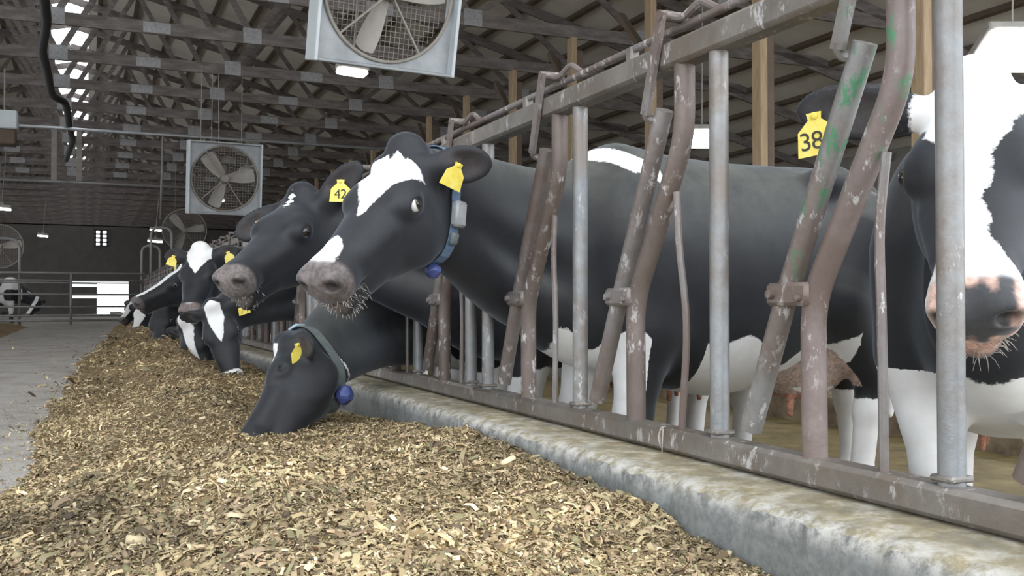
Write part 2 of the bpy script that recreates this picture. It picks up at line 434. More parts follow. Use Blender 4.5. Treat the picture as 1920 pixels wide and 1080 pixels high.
def s_loft(p, st, n=2.4, taper=0.0):
    st = np.asarray(st, np.float32)
    xs = st[:, 0]
    x = np.clip(p[:, 0], xs[0], xs[-1])
    # smooth (Catmull-like) sampling of the stations
    fx = np.linspace(xs[0], xs[-1], 120)
    cols = []
    for j in (1, 2, 3):
        y = np.interp(fx, xs, st[:, j])
        for _ in range(2):
            y[2:-2] = (y[:-4] + y[1:-3] + y[2:-2] + y[3:-1] + y[4:]) / 5
        cols.append(np.interp(x, fx, y))
    zt, zb, w = cols
    zc = (zt + zb) / 2; hz = (zt - zb) / 2
    v = (p[:, 2] - zc) / hz
    w = w * (1 - taper * np.clip(-v, -1, 1))
    u = np.abs(p[:, 1]) / w
    k = (u ** n + np.abs(v) ** n) ** (1 / n)
    d = (k - 1) * np.minimum(w, hz)
    dx = np.abs(p[:, 0] - x)
    return np.where(dx > 0, np.sqrt(np.maximum(d, 0) ** 2 + dx ** 2) + np.minimum(d, 0) * 0, d).astype(np.float32)

HEAD_ST = [(-.03, .015, -.13, .064), (.02, .026, -.20, .090), (.08, .028, -.262, .108), (.14, .020, -.278, .112),
           (.19, .005, -.272, .106), (.26, -.016, -.250, .090), (.34, -.028, -.222, .075), (.42, -.036, -.194, .062), (.49, -.056, -.170, .058)]
EYE = np.array((.165, .108, -.050))

def ear_axes(d, n):
    a = np.array(d, float); a /= np.linalg.norm(a)
    n = np.array(n, float); n -= a * (a @ n); n /= np.linalg.norm(n)
    return a, np.cross(n, a), n

def head_sdf(p, ears):
    q = p.copy(); q[:, 1] = np.abs(q[:, 1])
    d = s_loft(q, HEAD_ST, 2.5, .16)
    d = smin(d, s_ell(q, (.11, .070, -.175), (.115, .044, .095)), .035)       # cheek
    d = smin(d, s_ell(q, (.160, .082, -.030), (.060, .030, .030)), .04)         # brow
    d = smin(d, s_ell(q, (-.030, 0, .030), (.052, .066, .058)), .05)            # poll
    d = smin(d, s_ell(q, (.474, 0, -.110), (.064, .073, .070)), .04)            # muzzle
    d = smin(d, s_ell(q, (.512, .043, -.086), (.034, .032, .034)), .022)        # nostril wing
    d = smin(d, s_cone(q, (.34, 0, -.180), (.458, 0, -.200), .048, .036), .03)  # chin
    d = smin(d, s_cone(q, (.26, .070, -.085), (.37, .05, -.095), .016, .012), .04)   # facial crest
    d = smin(d, s_ell(q, EYE, (.040, .022, .031)), .022)                        # lids
    c, s = math.cos(.7), math.sin(.7)
    d = smax(d, -s_ell(q, (.533, .050, -.092), (.025, .022, .0140), [(c, 0, s), (0, 1, 0), (-s, 0, c)]), .012)
    d = d + .009 * np.exp(-((q[:, 2] + .166 - (.50 - q[:, 0]) * .12) / .007) ** 2) * np.clip((q[:, 0] - .36) / .06, 0, 1)   # mouth
    d = smax(d, -s_ell(q, EYE + (0, .030, 0), (.030, .026, .0205)), .006)       # lid opening
    for sgn, (ed, en, L) in zip((1, -1), ears):
        a, b, n = ear_axes(ed, en)
        base = np.array((.0, .082 * sgn, -.012))
        c0 = base + a * L * .56
        M = [a, b, n]
        e = s_ell(p, c0, (L * .52, .060, .019), M)
        e = smax(e, -s_ell(p, c0 + n * .022 + a * .01, (L * .44, .045, .020), M), .012)
        e = smin(e, s_cone(p, base - a * .03, base + a * .06, .034, .027), .03)
        d = smin(d, e, .025)
    return d

BODY_ST = [(-.82, 1.25, .94, .12), (-.72, 1.33, .82, .21), (-.5, 1.38, .65, .28), (-.25, 1.375, .50, .322), (0, 1.375, .465, .335),
           (.25, 1.395, .51, .32), (.42, 1.43, .58, .265), (.56, 1.36, .64, .20), (.68, 1.20, .78, .14)]

def body_sdf(p, legs):
    q = p.copy(); q[:, 1] = np.abs(q[:, 1])
    d = s_loft(q, BODY_ST, 2.25, -.04)
    d = smin(d, s_ell(q, (-.43, .235, 1.30), (.10, .06, .06)), .08)
    d = smin(d, s_ell(q, (-.80, .095, 1.21), (.07, .06, .06)), .08)
    d = smin(d, s_ell(q, (.40, .17, 1.00), (.17, .13, .30)), .10)
    d = smin(d, s_ell(q, (.57, 0, .80), (.17, .13, .17)), .12)
    for i, (fx, fy) in enumerate(legs):                        # stride offsets: left fore, right fore, left hind, right hind
        sgn = 1 if i % 2 == 0 else -1
        if i < 2:
            ch = [((.40, .165 * sgn, 1.02), .15), ((.38, .195 * sgn, .74), .118), ((.42 + fx * .5, .175 * sgn + fy * .5, .42), .066),
                  ((.42 + fx, .17 * sgn + fy, .30), .045), ((.42 + fx, .17 * sgn + fy, .14), .044), ((.45 + fx, .17 * sgn + fy, .045), .062)]
        else:
            ch = [((-.58, .15 * sgn, 1.08), .21), ((-.47, .20 * sgn, .84), .145), ((-.70 + fx * .6, .19 * sgn + fy * .6, .53), .066),
                  ((-.685 + fx * .8, .19 * sgn + fy * .8, .40), .050), ((-.66 + fx, .19 * sgn + fy, .14), .044), ((-.62 + fx, .19 * sgn + fy, .045), .062)]
        e = None
        for (a, ra), (b, rb) in zip(ch[:-1], ch[1:]):
            c = s_cone(p, a, b, ra, rb)
            e = c if e is None else smin(e, c, .04)
        e = np.maximum(e, .0 - p[:, 2])
        d = smin(d, e, .07)
    d = smin(d, s_ell(q, (-.43, .06, .61), (.21, .13, .17)), .05)
    for tx in (-.34, -.50):
        d = smin(d, s_cone(q, (tx, .09, .50), (tx, .095, .39), .018, .012), .02)
    tl = [((-.82, 0, 1.29), .045), ((-.90, 0, 1.22), .036), ((-.925, 0, 1.0), .026), ((-.92, .01, .72), .022), ((-.92, .02, .52), .050), ((-.92, .02, .36), .02)]
    for (a, ra), (b, rb) in zip(tl[:-1], tl[1:]):
        d = smin(d, s_cone(p, a, b, ra, rb), .03)
    return d

def neck_chain(P0, T0, P1, T1, up0, up1, n=13):
    out = []
    for i in range(n):
        t = i / (n - 1)
        h = ((1 - t) ** 3, 3 * t * (1 - t) ** 2, 3 * t * t * (1 - t), t ** 3)
        c = h[0] * P0 + h[1] * (P0 + T0) + h[2] * (P1 - T1) + h[3] * P1
        u = up0 * (1 - t) + up1 * t
        dc = (-3 * (1 - t) ** 2) * P0 + (3 * (1 - t) ** 2 - 6 * t * (1 - t)) * (P0 + T0) + (6 * t * (1 - t) - 3 * t * t) * (P1 - T1) + 3 * t * t * P1
        dc = dc / np.linalg.norm(dc)
        u = u - dc * (u @ dc); u /= np.linalg.norm(u)
        out.append((c, u, t))
    return out

def surface_nets(V, org, h):
    S = V < 0
    nx, ny, nz = V.shape
    c = S[:-1, :-1, :-1].astype(np.int8)
    tot = np.zeros((nx - 1, ny - 1, nz - 1), np.int8)
    offs = [(i, j, k) for i in (0, 1) for j in (0, 1) for k in (0, 1)]
    for i, j, k in offs: tot += S[i:nx - 1 + i, j:ny - 1 + j, k:nz - 1 + k]
    act = (tot > 0) & (tot < 8)
    idx = np.argwhere(act)
    ids = np.full(act.shape, -1, np.int32); ids[act] = np.arange(len(idx))
    cv = {o: V[idx[:, 0] + o[0], idx[:, 1] + o[1], idx[:, 2] + o[2]] for o in offs}
    acc = np.zeros((len(idx), 3)); cnt = np.zeros(len(idx))
    for o in offs:
        for ax in range(3):
            if o[ax]: continue
            o2 = tuple(1 if a == ax else o[a] for a in range(3))
            a, b = cv[o], cv[o2]
            m = (a < 0) != (b < 0)
            t = np.where(m, a / np.where(m, a - b, 1), 0)
            pt = np.array(o, float)[None, :].repeat(len(idx), 0); pt[:, ax] += t
            acc[m] += pt[m]; cnt[m] += 1
    verts = (idx + acc / cnt[:, None]) * h + org
    quads = []
    for ax in range(3):
        a1, a2 = [(1, 2), (2, 0), (0, 1)][ax]
        sl0 = [slice(None)] * 3; sl1 = [slice(None)] * 3
        sl0[ax] = slice(0, -1); sl1[ax] = slice(1, None)
        A, B = S[tuple(sl0)], S[tuple(sl1)]
        e = np.argwhere(A != B)
        keep = (e[:, a1] > 0) & (e[:, a2] > 0) & (e[:, a1] < V.shape[a1] - 1) & (e[:, a2] < V.shape[a2] - 1)
        e = e[keep]
        fl = A[tuple(e.T)]
        def cell(d1, d2):
            q = e.copy(); q[:, a1] -= d1; q[:, a2] -= d2
            return ids[tuple(q.T)]
        qd = np.stack([cell(1, 1), cell(0, 1), cell(0, 0), cell(1, 0)], 1)
        qd[~fl] = qd[~fl][:, ::-1]
        quads.append(qd)
    return verts, np.concatenate(quads)

def mesh_field(f, lo, hi, h):
    lo = np.array(lo, float); hi = np.array(hi, float)
    K = 4
    n = np.ceil((hi - lo) / (h * K)).astype(int) + 1
    ax = [lo[i] + np.arange(n[i]) * h * K for i in range(3)]
    G = np.stack(np.meshgrid(*ax, indexing='ij'), -1).reshape(-1, 3).astype(np.float32)
    D = f(G).reshape(n)
    near = np.abs(D) < h * K * 2.6
    nf = (n - 1) * K + 1
    big = np.where(D < 0, -1., 1.).astype(np.float32)
    ix = [np.minimum((np.arange(nf[i]) + K // 2) // K, n[i] - 1) for i in range(3)]
    V = big[np.ix_(*ix)]
    M = near[np.ix_(*ix)]
    I = np.argwhere(M)
    P = (I * h + lo).astype(np.float32)
    out = np.empty(len(P), np.float32)
    for s in range(0, len(P), 400000): out[s:s + 400000] = f(P[s:s + 400000])
    V[M] = out
    return surface_nets(V, lo, h)

class Cow:
    """Frames: body (x forward, y left, z up from the hooves) and head (x to the muzzle, y left, z out of the forehead)."""
    def __init__(s, pos, yaw, scale, hpos, hR, hscale, ears, legs=((0, 0),) * 4, h=.01, neck=(.30, .22), thick=1.0, p0=(.40, 0, 1.02)):
        s.pos = np.array(pos, float); s.sc = scale; s.hs = hscale; s.ears = ears; s.legs = legs; s.h = h; s.neckT = neck; s.thick = thick
        c, n = math.cos(yaw), math.sin(yaw)
        s.B = np.array([(c, n, 0), (-n, c, 0), (0, 0, 1.)])      # rows: body axes in the world
        s.hp = np.array(hpos, float); s.H = np.array(hR, float)   # rows: head axes in the world
        b2w = lambda q: s.pos + (np.array(q) * s.sc) @ s.B
        h2w = lambda q: s.hp + (np.array(q) * s.hs) @ s.H
        s.b2w, s.h2w = b2w, h2w
        P0 = b2w(p0); P1 = h2w((.01, 0, -.095))
        fw = s.B[0]
        T0 = fw * neck[0]
        hd = s.H[0] * .45 - s.H[2] * .55
        t1 = (P1 - P0) / np.linalg.norm(P1 - P0) + hd * .35
        T1 = t1 / np.linalg.norm(t1) * neck[1]
        s.chain = neck_chain(P0, T0, P1, T1, np.array((0, 0, 1.)) - fw * .1, s.H[2] * .9 - s.H[0] * .6)
    def w2b(s, p): return ((p - s.pos.astype(np.float32)) @ s.B.T.astype(np.float32)) / s.sc
    def w2h(s, p): return ((p - s.hp.astype(np.float32)) @ s.H.T.astype(np.float32)) / s.hs
    def field(s, p):
        d = np.full(len(p), 9., np.float32)
        pb = s.w2b(p)
        m = (pb[:, 0] > -1.15) & (pb[:, 0] < 1.05)
        if m.any(): d[m] = body_sdf(pb[m], s.legs) * s.sc
        # neck
        e = None; k = s.thick * s.sc
        for off in (1, 0, -1):
            def rad(t):
                if off == 1: return (.072 + .060 * (1 - t)) * k
                if off == 0: return (.085 + .072 * (1 - t)) * k
                return (.072 + .068 * (1 - t)) * k
            def sep(t): return (.080 + .165 * (1 - t) ** 1.1) * k * off * (.80 if off > 0 else 1.20)
            g = None
            for (c0, u0, t0), (c1, u1, t1) in zip(s.chain[:-1], s.chain[1:]):
                q = s_cone(p, c0 + u0 * sep(t0), c1 + u1 * sep(t1), rad(t0), rad(t1))
                g = q if g is None else np.minimum(g, q)
            e = g if e is None else smin(e, g, .07)
        d = smin(d, e, .10)
        ph = s.w2h(p)
        hm = (np.abs(ph[:, 0] - .2) < .52) & (np.abs(ph[:, 1]) < .42) & (np.abs(ph[:, 2] + .08) < .42)
        if hm.any():
            d[hm] = smin(d[hm], head_sdf(ph[hm], s.ears) * s.hs, .055)
        return d
    def bounds(s):
        pts = [s.b2w(q) for q in ((-1.0, -.45, -.0), (-1.0, .45, 0), (.9, -.45, 0), (.9, .45, 0), (-1, .45, 1.55), (-1, -.45, 1.55), (.9, .45, 1.55), (.9, -.45, 1.55))]
        for sx in (-.12, .62):
            for sy in (-.34, .34):
                for sz in (-.34, .2): pts.append(s.h2w((sx, sy, sz)))
        for c, u, t in s.chain: pts += [c + .3, c - .3]
        pts = np.array(pts)
        lo, hi = pts.min(0) - .03, pts.max(0) + .03
        lo[2] = max(lo[2], s.pos[2] - .02)
        return lo, hi
    def build(s):
        return mesh_field(s.field, *s.bounds(), s.h)
# ------------------------------------------------------------------ the herd
def coat_material():
    m, nt, b = nodes('holstein_coat')
    A = lambda n: N(nt, 'ShaderNodeAttribute', attribute_name=n)
    w = A('white').outputs['Fac']; sk = A('skin')
    f = math_(nt, 'ADD', w, math_(nt, 'MULTIPLY', math_(nt, 'SUBTRACT', noise(nt, 28, 5, .65), .5), .030))
    f = math_(nt, 'ADD', f, math_(nt, 'MULTIPLY', math_(nt, 'SUBTRACT', noise(nt, 160, 2, .6), .5), .012))
    r = N(nt, 'ShaderNodeMapRange'); r.inputs[1].default_value = -.003; r.inputs[2].default_value = .003; nt.links.new(f, r.inputs[0])
    blk = ramp(nt, noise(nt, 7, 6, .65), [(.3, (.014, .015, .018)), (.7, (.026, .027, .031))])
    dust_toplight = math_(nt, 'MULTIPLY', math_(nt, 'MULTIPLY', A('dust').outputs['Fac'], up_mask(nt, .0, 1.0)), ramp(nt, noise(nt, 5, 7, .7), [(.3, (.15, .15, .15)), (.7, (1, 1, 1))]))  # lamp light on upward-facing backs, painted grey-green into the black coat
    blk = mix(nt, dust_toplight, blk, (.20, .20, .165))
    wht = ramp(nt, noise(nt, 9, 5, .6), [(.3, (.80, .785, .77)), (.6, (.90, .895, .89))])
    c = mix(nt, r.outputs[0], blk, wht)
    sc = N(nt, 'ShaderNodeMix', data_type='RGBA', blend_type='MULTIPLY'); sc.inputs[0].default_value = 1
    nt.links.new(sk.outputs['Color'], sc.inputs[6]); nt.links.new(ramp(nt, noise(nt, 55, 4, .7), [(.35, (.55, .55, .55)), (.62, (1.25, 1.2, 1.18))]), sc.inputs[7])
    c = mix(nt, sk.outputs['Alpha'], c, sc.outputs[2])
    nt.links.new(c, b.inputs['Base Color']); b.inputs['Roughness'].default_value = .55
    b.inputs['Specular IOR Level'].default_value = .35
    b.inputs['Sheen Weight'].default_value = .25; b.inputs['Sheen Roughness'].default_value = .4; b.inputs['Sheen Tint'].default_value = (.75, .85, 1, 1)
    bump(nt, b, noise(nt, 120, 3, .7), .12, .003)
    return m
M['coat'] = coat_material()
M['yellow'] = simple('yellow_tag_plastic', [(.72, .55, .06), (.86, .70, .12), (.88, .76, .25)], 30, .45, bmp=.05)
M['ink'] = simple('black_marker_ink', [(.02, .018, .012), (.05, .045, .03)], 20, .6, bmp=0)
M['strap'] = simple('blue_grey_webbing', [(.09, .15, .24), (.16, .24, .36)], 40, .7, bmp=.3)
M['strapg'] = simple('grey_green_webbing', [(.10, .12, .12), (.17, .20, .19)], 40, .7, bmp=.3)
M['sensor'] = simple('grey_sensor_plastic', [(.24, .25, .26), (.36, .37, .38)], 25, .4, bmp=.1)
M['blue'] = simple('blue_plastic_weight', [(.05, .07, .22), (.09, .12, .33)], 20, .35, bmp=.1)
M['lightblue'] = simple('pale_blue_buckle', [(.35, .50, .68), (.48, .62, .78)], 20, .5, bmp=.1)
def eye_material():
    m, nt, b = nodes('cow_eye')
    tc = N(nt, 'ShaderNodeTexCoord'); sp = N(nt, 'ShaderNodeSeparateXYZ'); nt.links.new(tc.outputs['Object'], sp.inputs[0])
    # object z looks out of the socket: dark iris over most of the ball, white rim
    c = ramp(nt, math_(nt, 'MULTIPLY_ADD', sp.outputs[2], 20, .5), [(.0, (.75, .72, .70)), (.74, (.72, .68, .66)), (.80, (.03, .02, .016)), (1, (.012, .010, .010))])
    nt.links.new(c, b.inputs['Base Color']); b.inputs['Roughness'].default_value = .06; b.inputs['Coat Weight'].default_value = .6
    return m
M['eye'] = eye_material()
M['hair'] = simple('chin_whiskers', [(.30, .26, .23), (.50, .45, .40)], 20, .6, bmp=0)

def grid_mesh(name, V, Q):
    me = bpy.data.meshes.new(name)
    me.vertices.add(len(V)); me.vertices.foreach_set('co', V.astype(np.float32).ravel())
    me.loops.add(Q.size); me.loops.foreach_set('vertex_index', Q.astype(np.int32).ravel())
    me.polygons.add(len(Q)); me.polygons.foreach_set('loop_start', np.arange(0, Q.size, Q.shape[1], dtype=np.int32))
    me.update(calc_edges=True)
    return me

def sstep(a, b, x): t = np.clip((x - a) / (b - a), 0, 1); return t * t * (3 - 2 * t)

def make_cow(cow, label, coat, muzzle=(.17, .145, .135), muz_fn=None, udder=(.52, .40, .34), dust_toplight=.5, eyes=(1, 1), eye_look=None):
    V, Q = cow.build()
    vf = V.astype(np.float32)
    pb, ph = cow.w2b(vf), cow.w2h(vf)
    inhead = (ph[:, 0] > -.10) & (ph[:, 0] < .62) & (np.abs(ph[:, 1]) < .34) & (np.abs(ph[:, 2] + .08) < .34)
    white = coat(pb, ph, inhead).astype(np.float32)
    white = np.where((pb[:, 0] > .60) & (~inhead), np.minimum(white, (.70 - pb[:, 0]) * .8), white).astype(np.float32)
    skin = np.zeros((len(V), 4), np.float32)
    # muzzle skin
    f = sstep(.476, .498, ph[:, 0] + .02 * np.abs(ph[:, 1]) / .08 - .25 * np.clip(ph[:, 2] + .045, 0, 1) - .3 * np.clip(-.19 - ph[:, 2], 0, 1)) * inhead
    skin[:, :3] = muzzle; skin[:, 3] = f * .95
    if muz_fn is not None:
        skin[:, :3] = muz_fn(ph)
    # dark nostril lining
    nd = np.sqrt((ph[:, 0] - .522) ** 2 + (np.abs(ph[:, 1]) - .052) ** 2 + (ph[:, 2] + .094) ** 2)
    k = np.clip(1.25 - nd / .026, 0, 1)[:, None] * inhead[:, None]
    skin[:, :3] = skin[:, :3] * (1 - k * .90)
    # inner ear
    for sgn, (ed, en, L) in zip((1, -1), cow.ears):
        a, b_, n = ear_axes(ed, en); base = np.array((.0, .082 * sgn, -.012)); c0 = base + a * L * .56 + n * .012
        q = (ph - c0) @ np.stack([a, b_, n], 1)
        e = np.clip(1.3 - np.sqrt((q[:, 0] / (L * .40)) ** 2 + (q[:, 1] / .042) ** 2 + (q[:, 2] / .016) ** 2), 0, 1) * (np.abs(q[:, 2]) < .02)
        skin[:, :3] = np.where(e[:, None] > .05, (.060, .045, .042), skin[:, :3]); skin[:, 3] = np.maximum(skin[:, 3], e * .8)
    # udder and teats, hooves
    u = sstep(.735, .70, pb[:, 2]) * (pb[:, 0] < -.20) * (pb[:, 0] > -.66) * (np.abs(pb[:, 1]) < .21) * (pb[:, 2] > .36) * (~inhead)
    u *= ((pb[:, 2] > .50) | (np.abs(pb[:, 1]) < .13)) * sstep(.20, .30, -pb[:, 0] + .1)
    skin[:, :3] = np.where(u[:, None] > .02, udder, skin[:, :3]); skin[:, 3] = np.maximum(skin[:, 3], u)
    t = (u > .3) & (pb[:, 2] < .47)
    skin[t, :3] = (.50, .25, .17)
    hf = (pb[:, 2] < .085) & (~inhead)
    skin[hf] = (.07, .06, .045, 1)
    root = empty('cow', cow.b2w((0, 0, 0)))
    me = grid_mesh('body', V - np.array(root.location), Q)
    for n_, d_ in (('white', white),):
        a = me.attributes.new(n_, 'FLOAT', 'POINT'); a.data.foreach_set('value', d_)
    a = me.attributes.new('dust', 'FLOAT', 'POINT'); a.data.foreach_set('value', np.full(len(V), dust_toplight, np.float32) * (~inhead))  # strength of the painted light on the back, none on the head
    a = me.attributes.new('skin', 'FLOAT_COLOR', 'POINT'); a.data.foreach_set('color', skin.ravel())
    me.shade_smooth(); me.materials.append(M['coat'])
    body = bpy.data.objects.new('body', me); COL.objects.link(body); body.parent = root
    # eyes
    for sgn, on in zip((1, -1), eyes):
        if not on: continue
        c = cow.h2w((EYE[0], EYE[1] * sgn + .003 * sgn, EYE[2]))
        look = np.array((.25, .95 * sgn, .12)) if eye_look is None else np.array(eye_look) * (1, sgn, 1)
        dr = look @ cow.H
        ey = MB().lathe([(.024 * math.sin(math.pi * i / 12) + 1e-5, -.024 * math.cos(math.pi * i / 12)) for i in range(13)], (0, 0, 0), (0, 0, 1), 20).build('eye', M['eye'], root, True)
        ey.location = Vector(c - np.array(root.location)); ey.rotation_euler = Vector(dr).to_track_quat('Z', 'Y').to_euler(); ey.scale = (cow.hs,) * 3
    tag(root, label, 'cow', 'cows at the feed fence')
    cow.root = root
    return cow

def ear_point(cow, side, along, off=.012):
    sgn = 1 if side == 0 else -1
    ed, en, L = cow.ears[side]; a, b_, n = ear_axes(ed, en)
    return cow.h2w(np.array((.0, .082 * sgn, -.012)) + a * L * along + n * off), a @ cow.H, n @ cow.H

def ear_tag(cow, c, down, nrm, text=None, size=1.0, lab=None):
    """yellow plate with a narrow neck, hung from a button; optional hand-written number"""
    c = np.array(c, float); z = -np.array(down, float); z /= np.linalg.norm(z); n = np.array(nrm, float); n -= z * (n @ z); n /= np.linalg.norm(n); x = np.cross(z, n)
    o = .058 * size * 1.15; w = .029 * size * 1.15
    pr = [(-.35 * w, 0), (.35 * w, 0), (.30 * w, -.16 * o), (.85 * w, -.42 * o), (w, -o), (-w, -o), (-.85 * w, -.42 * o), (-.30 * w, -.16 * o)]
    pr = [(a, b + .12 * o) for a, b in pr]
    loc = np.array(cow.root.location)
    v = [c - loc + x * a + z * b + n * q for q in (.0015, -.0015) for a, b in pr]; k = len(pr)
    mb = MB().add(v, [tuple(range(k)), tuple(range(k, 2 * k))[::-1]] + [(i + k, (i + 1) % k + k, (i + 1) % k, i) for i in range(k)])
    mb.lathe([(.006 * size, -.002), (.006 * size, .004), (.003 * size, .006)], c - loc + z * .04 * o, n, 10)
    t = mb.build('ear_tag', M['yellow'], cow.root)
    if lab: t['label'] = lab
    if text:
        cu = bpy.data.curves.new('number', 'FONT'); cu.body = text; cu.size = .040 * size; cu.align_x = 'CENTER'; cu.align_y = 'CENTER'; cu.extrude = .0004; cu.space_character = .92
        tmp = bpy.data.objects.new('number', cu); COL.objects.link(tmp)
        me = bpy.data.meshes.new_from_object(tmp.evaluated_get(bpy.context.evaluated_depsgraph_get())); bpy.data.objects.remove(tmp)
        me.name = 'number'; me.materials.clear(); me.materials.append(M['ink'])
        ob = bpy.data.objects.new('number', me); COL.objects.link(ob); ob.parent = t
        R = Matrix([[x[0], z[0], n[0]], [x[1], z[1], n[1]], [x[2], z[2], n[2]]]).to_4x4()
        ob.matrix_local = Matrix.Translation(Vector(c - loc + n * .0022 - z * o * .55)) @ R
    return t

def collar(cow, t, mat, width=.036, sag=.02, tilt=0.0, arc=None):
    """a strap laid round the neck just behind the jaw; returns the frame to hang things on"""
    ch = cow.chain; i = min(int(t * (len(ch) - 1)), len(ch) - 2); fr = t * (len(ch) - 1) - i
    c = ch[i][0] * (1 - fr) + ch[i + 1][0] * fr; u = ch[i][1] * (1 - fr) + ch[i + 1][1] * fr
    ax = ch[i + 1][0] - ch[i][0]; ax /= np.linalg.norm(ax)
    ax = ax + u * tilt; ax /= np.linalg.norm(ax)
    u = u - ax * (u @ ax); u /= np.linalg.norm(u); sd = np.cross(u, ax)
    pts = []; nr = []
    for k in range(48):
        a = 2 * math.pi * k / 48; d = u * math.cos(a) + sd * math.sin(a)
        rs = np.arange(.03, .42, .004); f = cow.field((c + d * rs[:, None]).astype(np.float32))
        j = np.argmax(f > 0); r = rs[j] + .006 + max(0, -math.cos(a)) * sag
        pts.append(c + d * r); nr.append(d)
    pts = np.array(pts)
    for _ in range(2): pts = (np.roll(pts, 1, 0) + 2 * pts + np.roll(pts, -1, 0)) / 4
    loc = np.array(cow.root.location)
    s = MB().ribbon(pts - loc, nr, width, .004).build('collar', M[mat], cow.root)
    return s, pts, np.array(nr), ax
def side_ears(l=.19, up=.0, back=-.2, fwdn=(.85, 0, .5)):
    return (((back, 1, up), fwdn, l), ((back, -1, up), fwdn, l))
def ramp_top(x, a, b, va, vb): return va + (vb - va) * np.clip((x - a) / (b - a), 0, 1)
def body_default(pb, belly=.62, wither=None):
    w = belly + .05 * np.sin(pb[:, 0] * 9 + 1) + .03 * np.sin(pb[:, 0] * 21) - pb[:, 2]
    return w
PI = math.pi

# ---- the near cow looking back out of the fence
def coat_A(pb, ph, ih):
    x, y, z = pb.T
    belly = .66 + .045 * np.sin(x * 11 + .5) + .03 * np.sin(x * 23 + 2) - z
    belly = np.where((x > .18) & (x < .44) & (y > .02) & (z > .2), np.minimum(-.02, .06 * np.sin(z * 17 + x * 9) - (y - .02) * .8 - .01), belly)          # black near foreleg
    belly = np.where(x > .42, .70 + .04 * np.sin(x * 30) - z, belly)
    belly = np.where((x < -.52), .45 - z, belly)
    patch = .10 - np.sqrt(((x - .36) / 1.35) ** 2 + ((z - 1.425 + (.36 - x) * .25)) ** 2 + (np.maximum(y - .10, 0) * .2) ** 2) + .012 * np.sin(x * 70)
    patch = np.minimum(.042 - np.abs(z - 1.405 + (.58 - x) * .50) + .006 * np.sin(x * 60), np.minimum(x - .34, .66 - x))
    rump = np.minimum(.05 - np.abs(x + .86), .10 - np.abs(z - 1.05))
    w = np.maximum(np.maximum(belly, patch), rump)
    X, Y, Z = ph.T
    hw = np.interp(X, [.02, .045, .07, .12, .16, .21, .27, .30], [.0, .085, .105, .090, .060, .032, .010, -.02])
    cy = np.interp(X, [0, .1, .2, .3], [.002, -.004, -.004, .004])
    star = hw - np.abs(Y - cy); star = np.where(Z > -.07, star, -.1); star = np.minimum(star, X - .030 + .010 * np.sin(Y * 120))
    nose = np.minimum(np.interp(X, [.35, .39, .44, .50], [-.02, .035, .060, .065]) - np.abs(Y + .020), .502 - X)
    nose = np.where(Z > -.10, nose, -.1)
    return np.where(ih & (X > -.08), np.maximum(star, nose), w)
HA = [(-.666, -.48, -.571), (.61, -.79, -.026), (-.436, -.379, .816)]
def ortho(H):
    x = np.array(H[0], float); x /= np.linalg.norm(x); z = np.array(H[2], float); z -= x * (x @ z); z /= np.linalg.norm(z)
    return [x, np.cross(z, x), z]
cA = Cow((2.34, 3.43, COWZ), PI, 1.06, (.936, 3.045, 1.104), ortho(HA), 1.06,
         (((-.50, .85, -.22), (.75, .55, .2), .18), ((-.8, -.45, -.4), (.4, -.8, .3), .17)), ((0, 0), (.1, .02), (.05, 0), (-.25, 0)), .0075, (.50, .24), .94)
make_cow(cA, 'large black cow with a white star and a grey sensor on her blue collar', coat_A, (.155, .135, .13), dust_toplight=.7, eye_look=(-.42, .9, .05))

# ---- the white-faced cow standing behind the nearest pipes
def coat_R(pb, ph, ih):
    x, y, z = pb.T
    w = np.where(x > .25, .64 + .04 * np.sin(y * 20) - z, .60 - z)
    w = np.maximum(w, np.where(z < .70, .1, -.2))
    X, Y, Z = ph.T
    hw = np.interp(X, [-.08, .0, .08, .15, .22, .30, .36, .42, .47, .6], [.10, .105, .086, .056, .034, .027, .030, .055, .085, .10])
    b = hw - np.abs(Y + .010) + .006 * np.sin(X * 60)
    b = np.where(Z > -.10, b, np.where(X > .41, .05, -.1))
    b = np.where((Z < -.185), -.05, b)
    return np.where(ih & (X > -.09), b, w)
def muz_R(ph):
    X, Y, Z = ph.T
    d = np.minimum(np.minimum(.056 - np.abs(Y - .012 * np.sin(Z * 80)), Z + .140), -.040 - Z + .12 * Y)
    d = d + .006 * np.sin(Y * 170) + .005 * np.sin(Z * 210 + Y * 60)
    k = np.clip(d / .006 * .5 + .5, 0, 1)[:, None]
    c = np.array((.74, .47, .38)) * (1 - k) + np.array((.020, .022, .028)) * k
    t = np.clip((np.abs(Y) - .062) / .015, 0, 1)[:, None]
    return c * (1 - t) + np.array((.80, .70, .66)) * t
HR = [(-.575, -.50, -.648), (.64, -.765, .03), (-.50, -.40, .77)]
fR = np.array((-.80, -.60)); yawR = math.atan2(fR[1], fR[0])
cR = Cow((2.58, 2.17, COWZ), yawR, .99, (1.828, 1.615, 1.100), ortho(HR), 1.15,
         (((-.30, 1, .05), (.85, 0, .5), .19), ((-.20, -1, .05), (.8, 0, .55), .25)), ((.0, -.05), (-.02, .05), (0, 0), (.1, 0)), .0075, (.20, .18), .85)
make_cow(cR, 'cow with a broad white blaze and pink and black nose behind the nearest upright pipe', coat_R, muz_fn=muz_R)

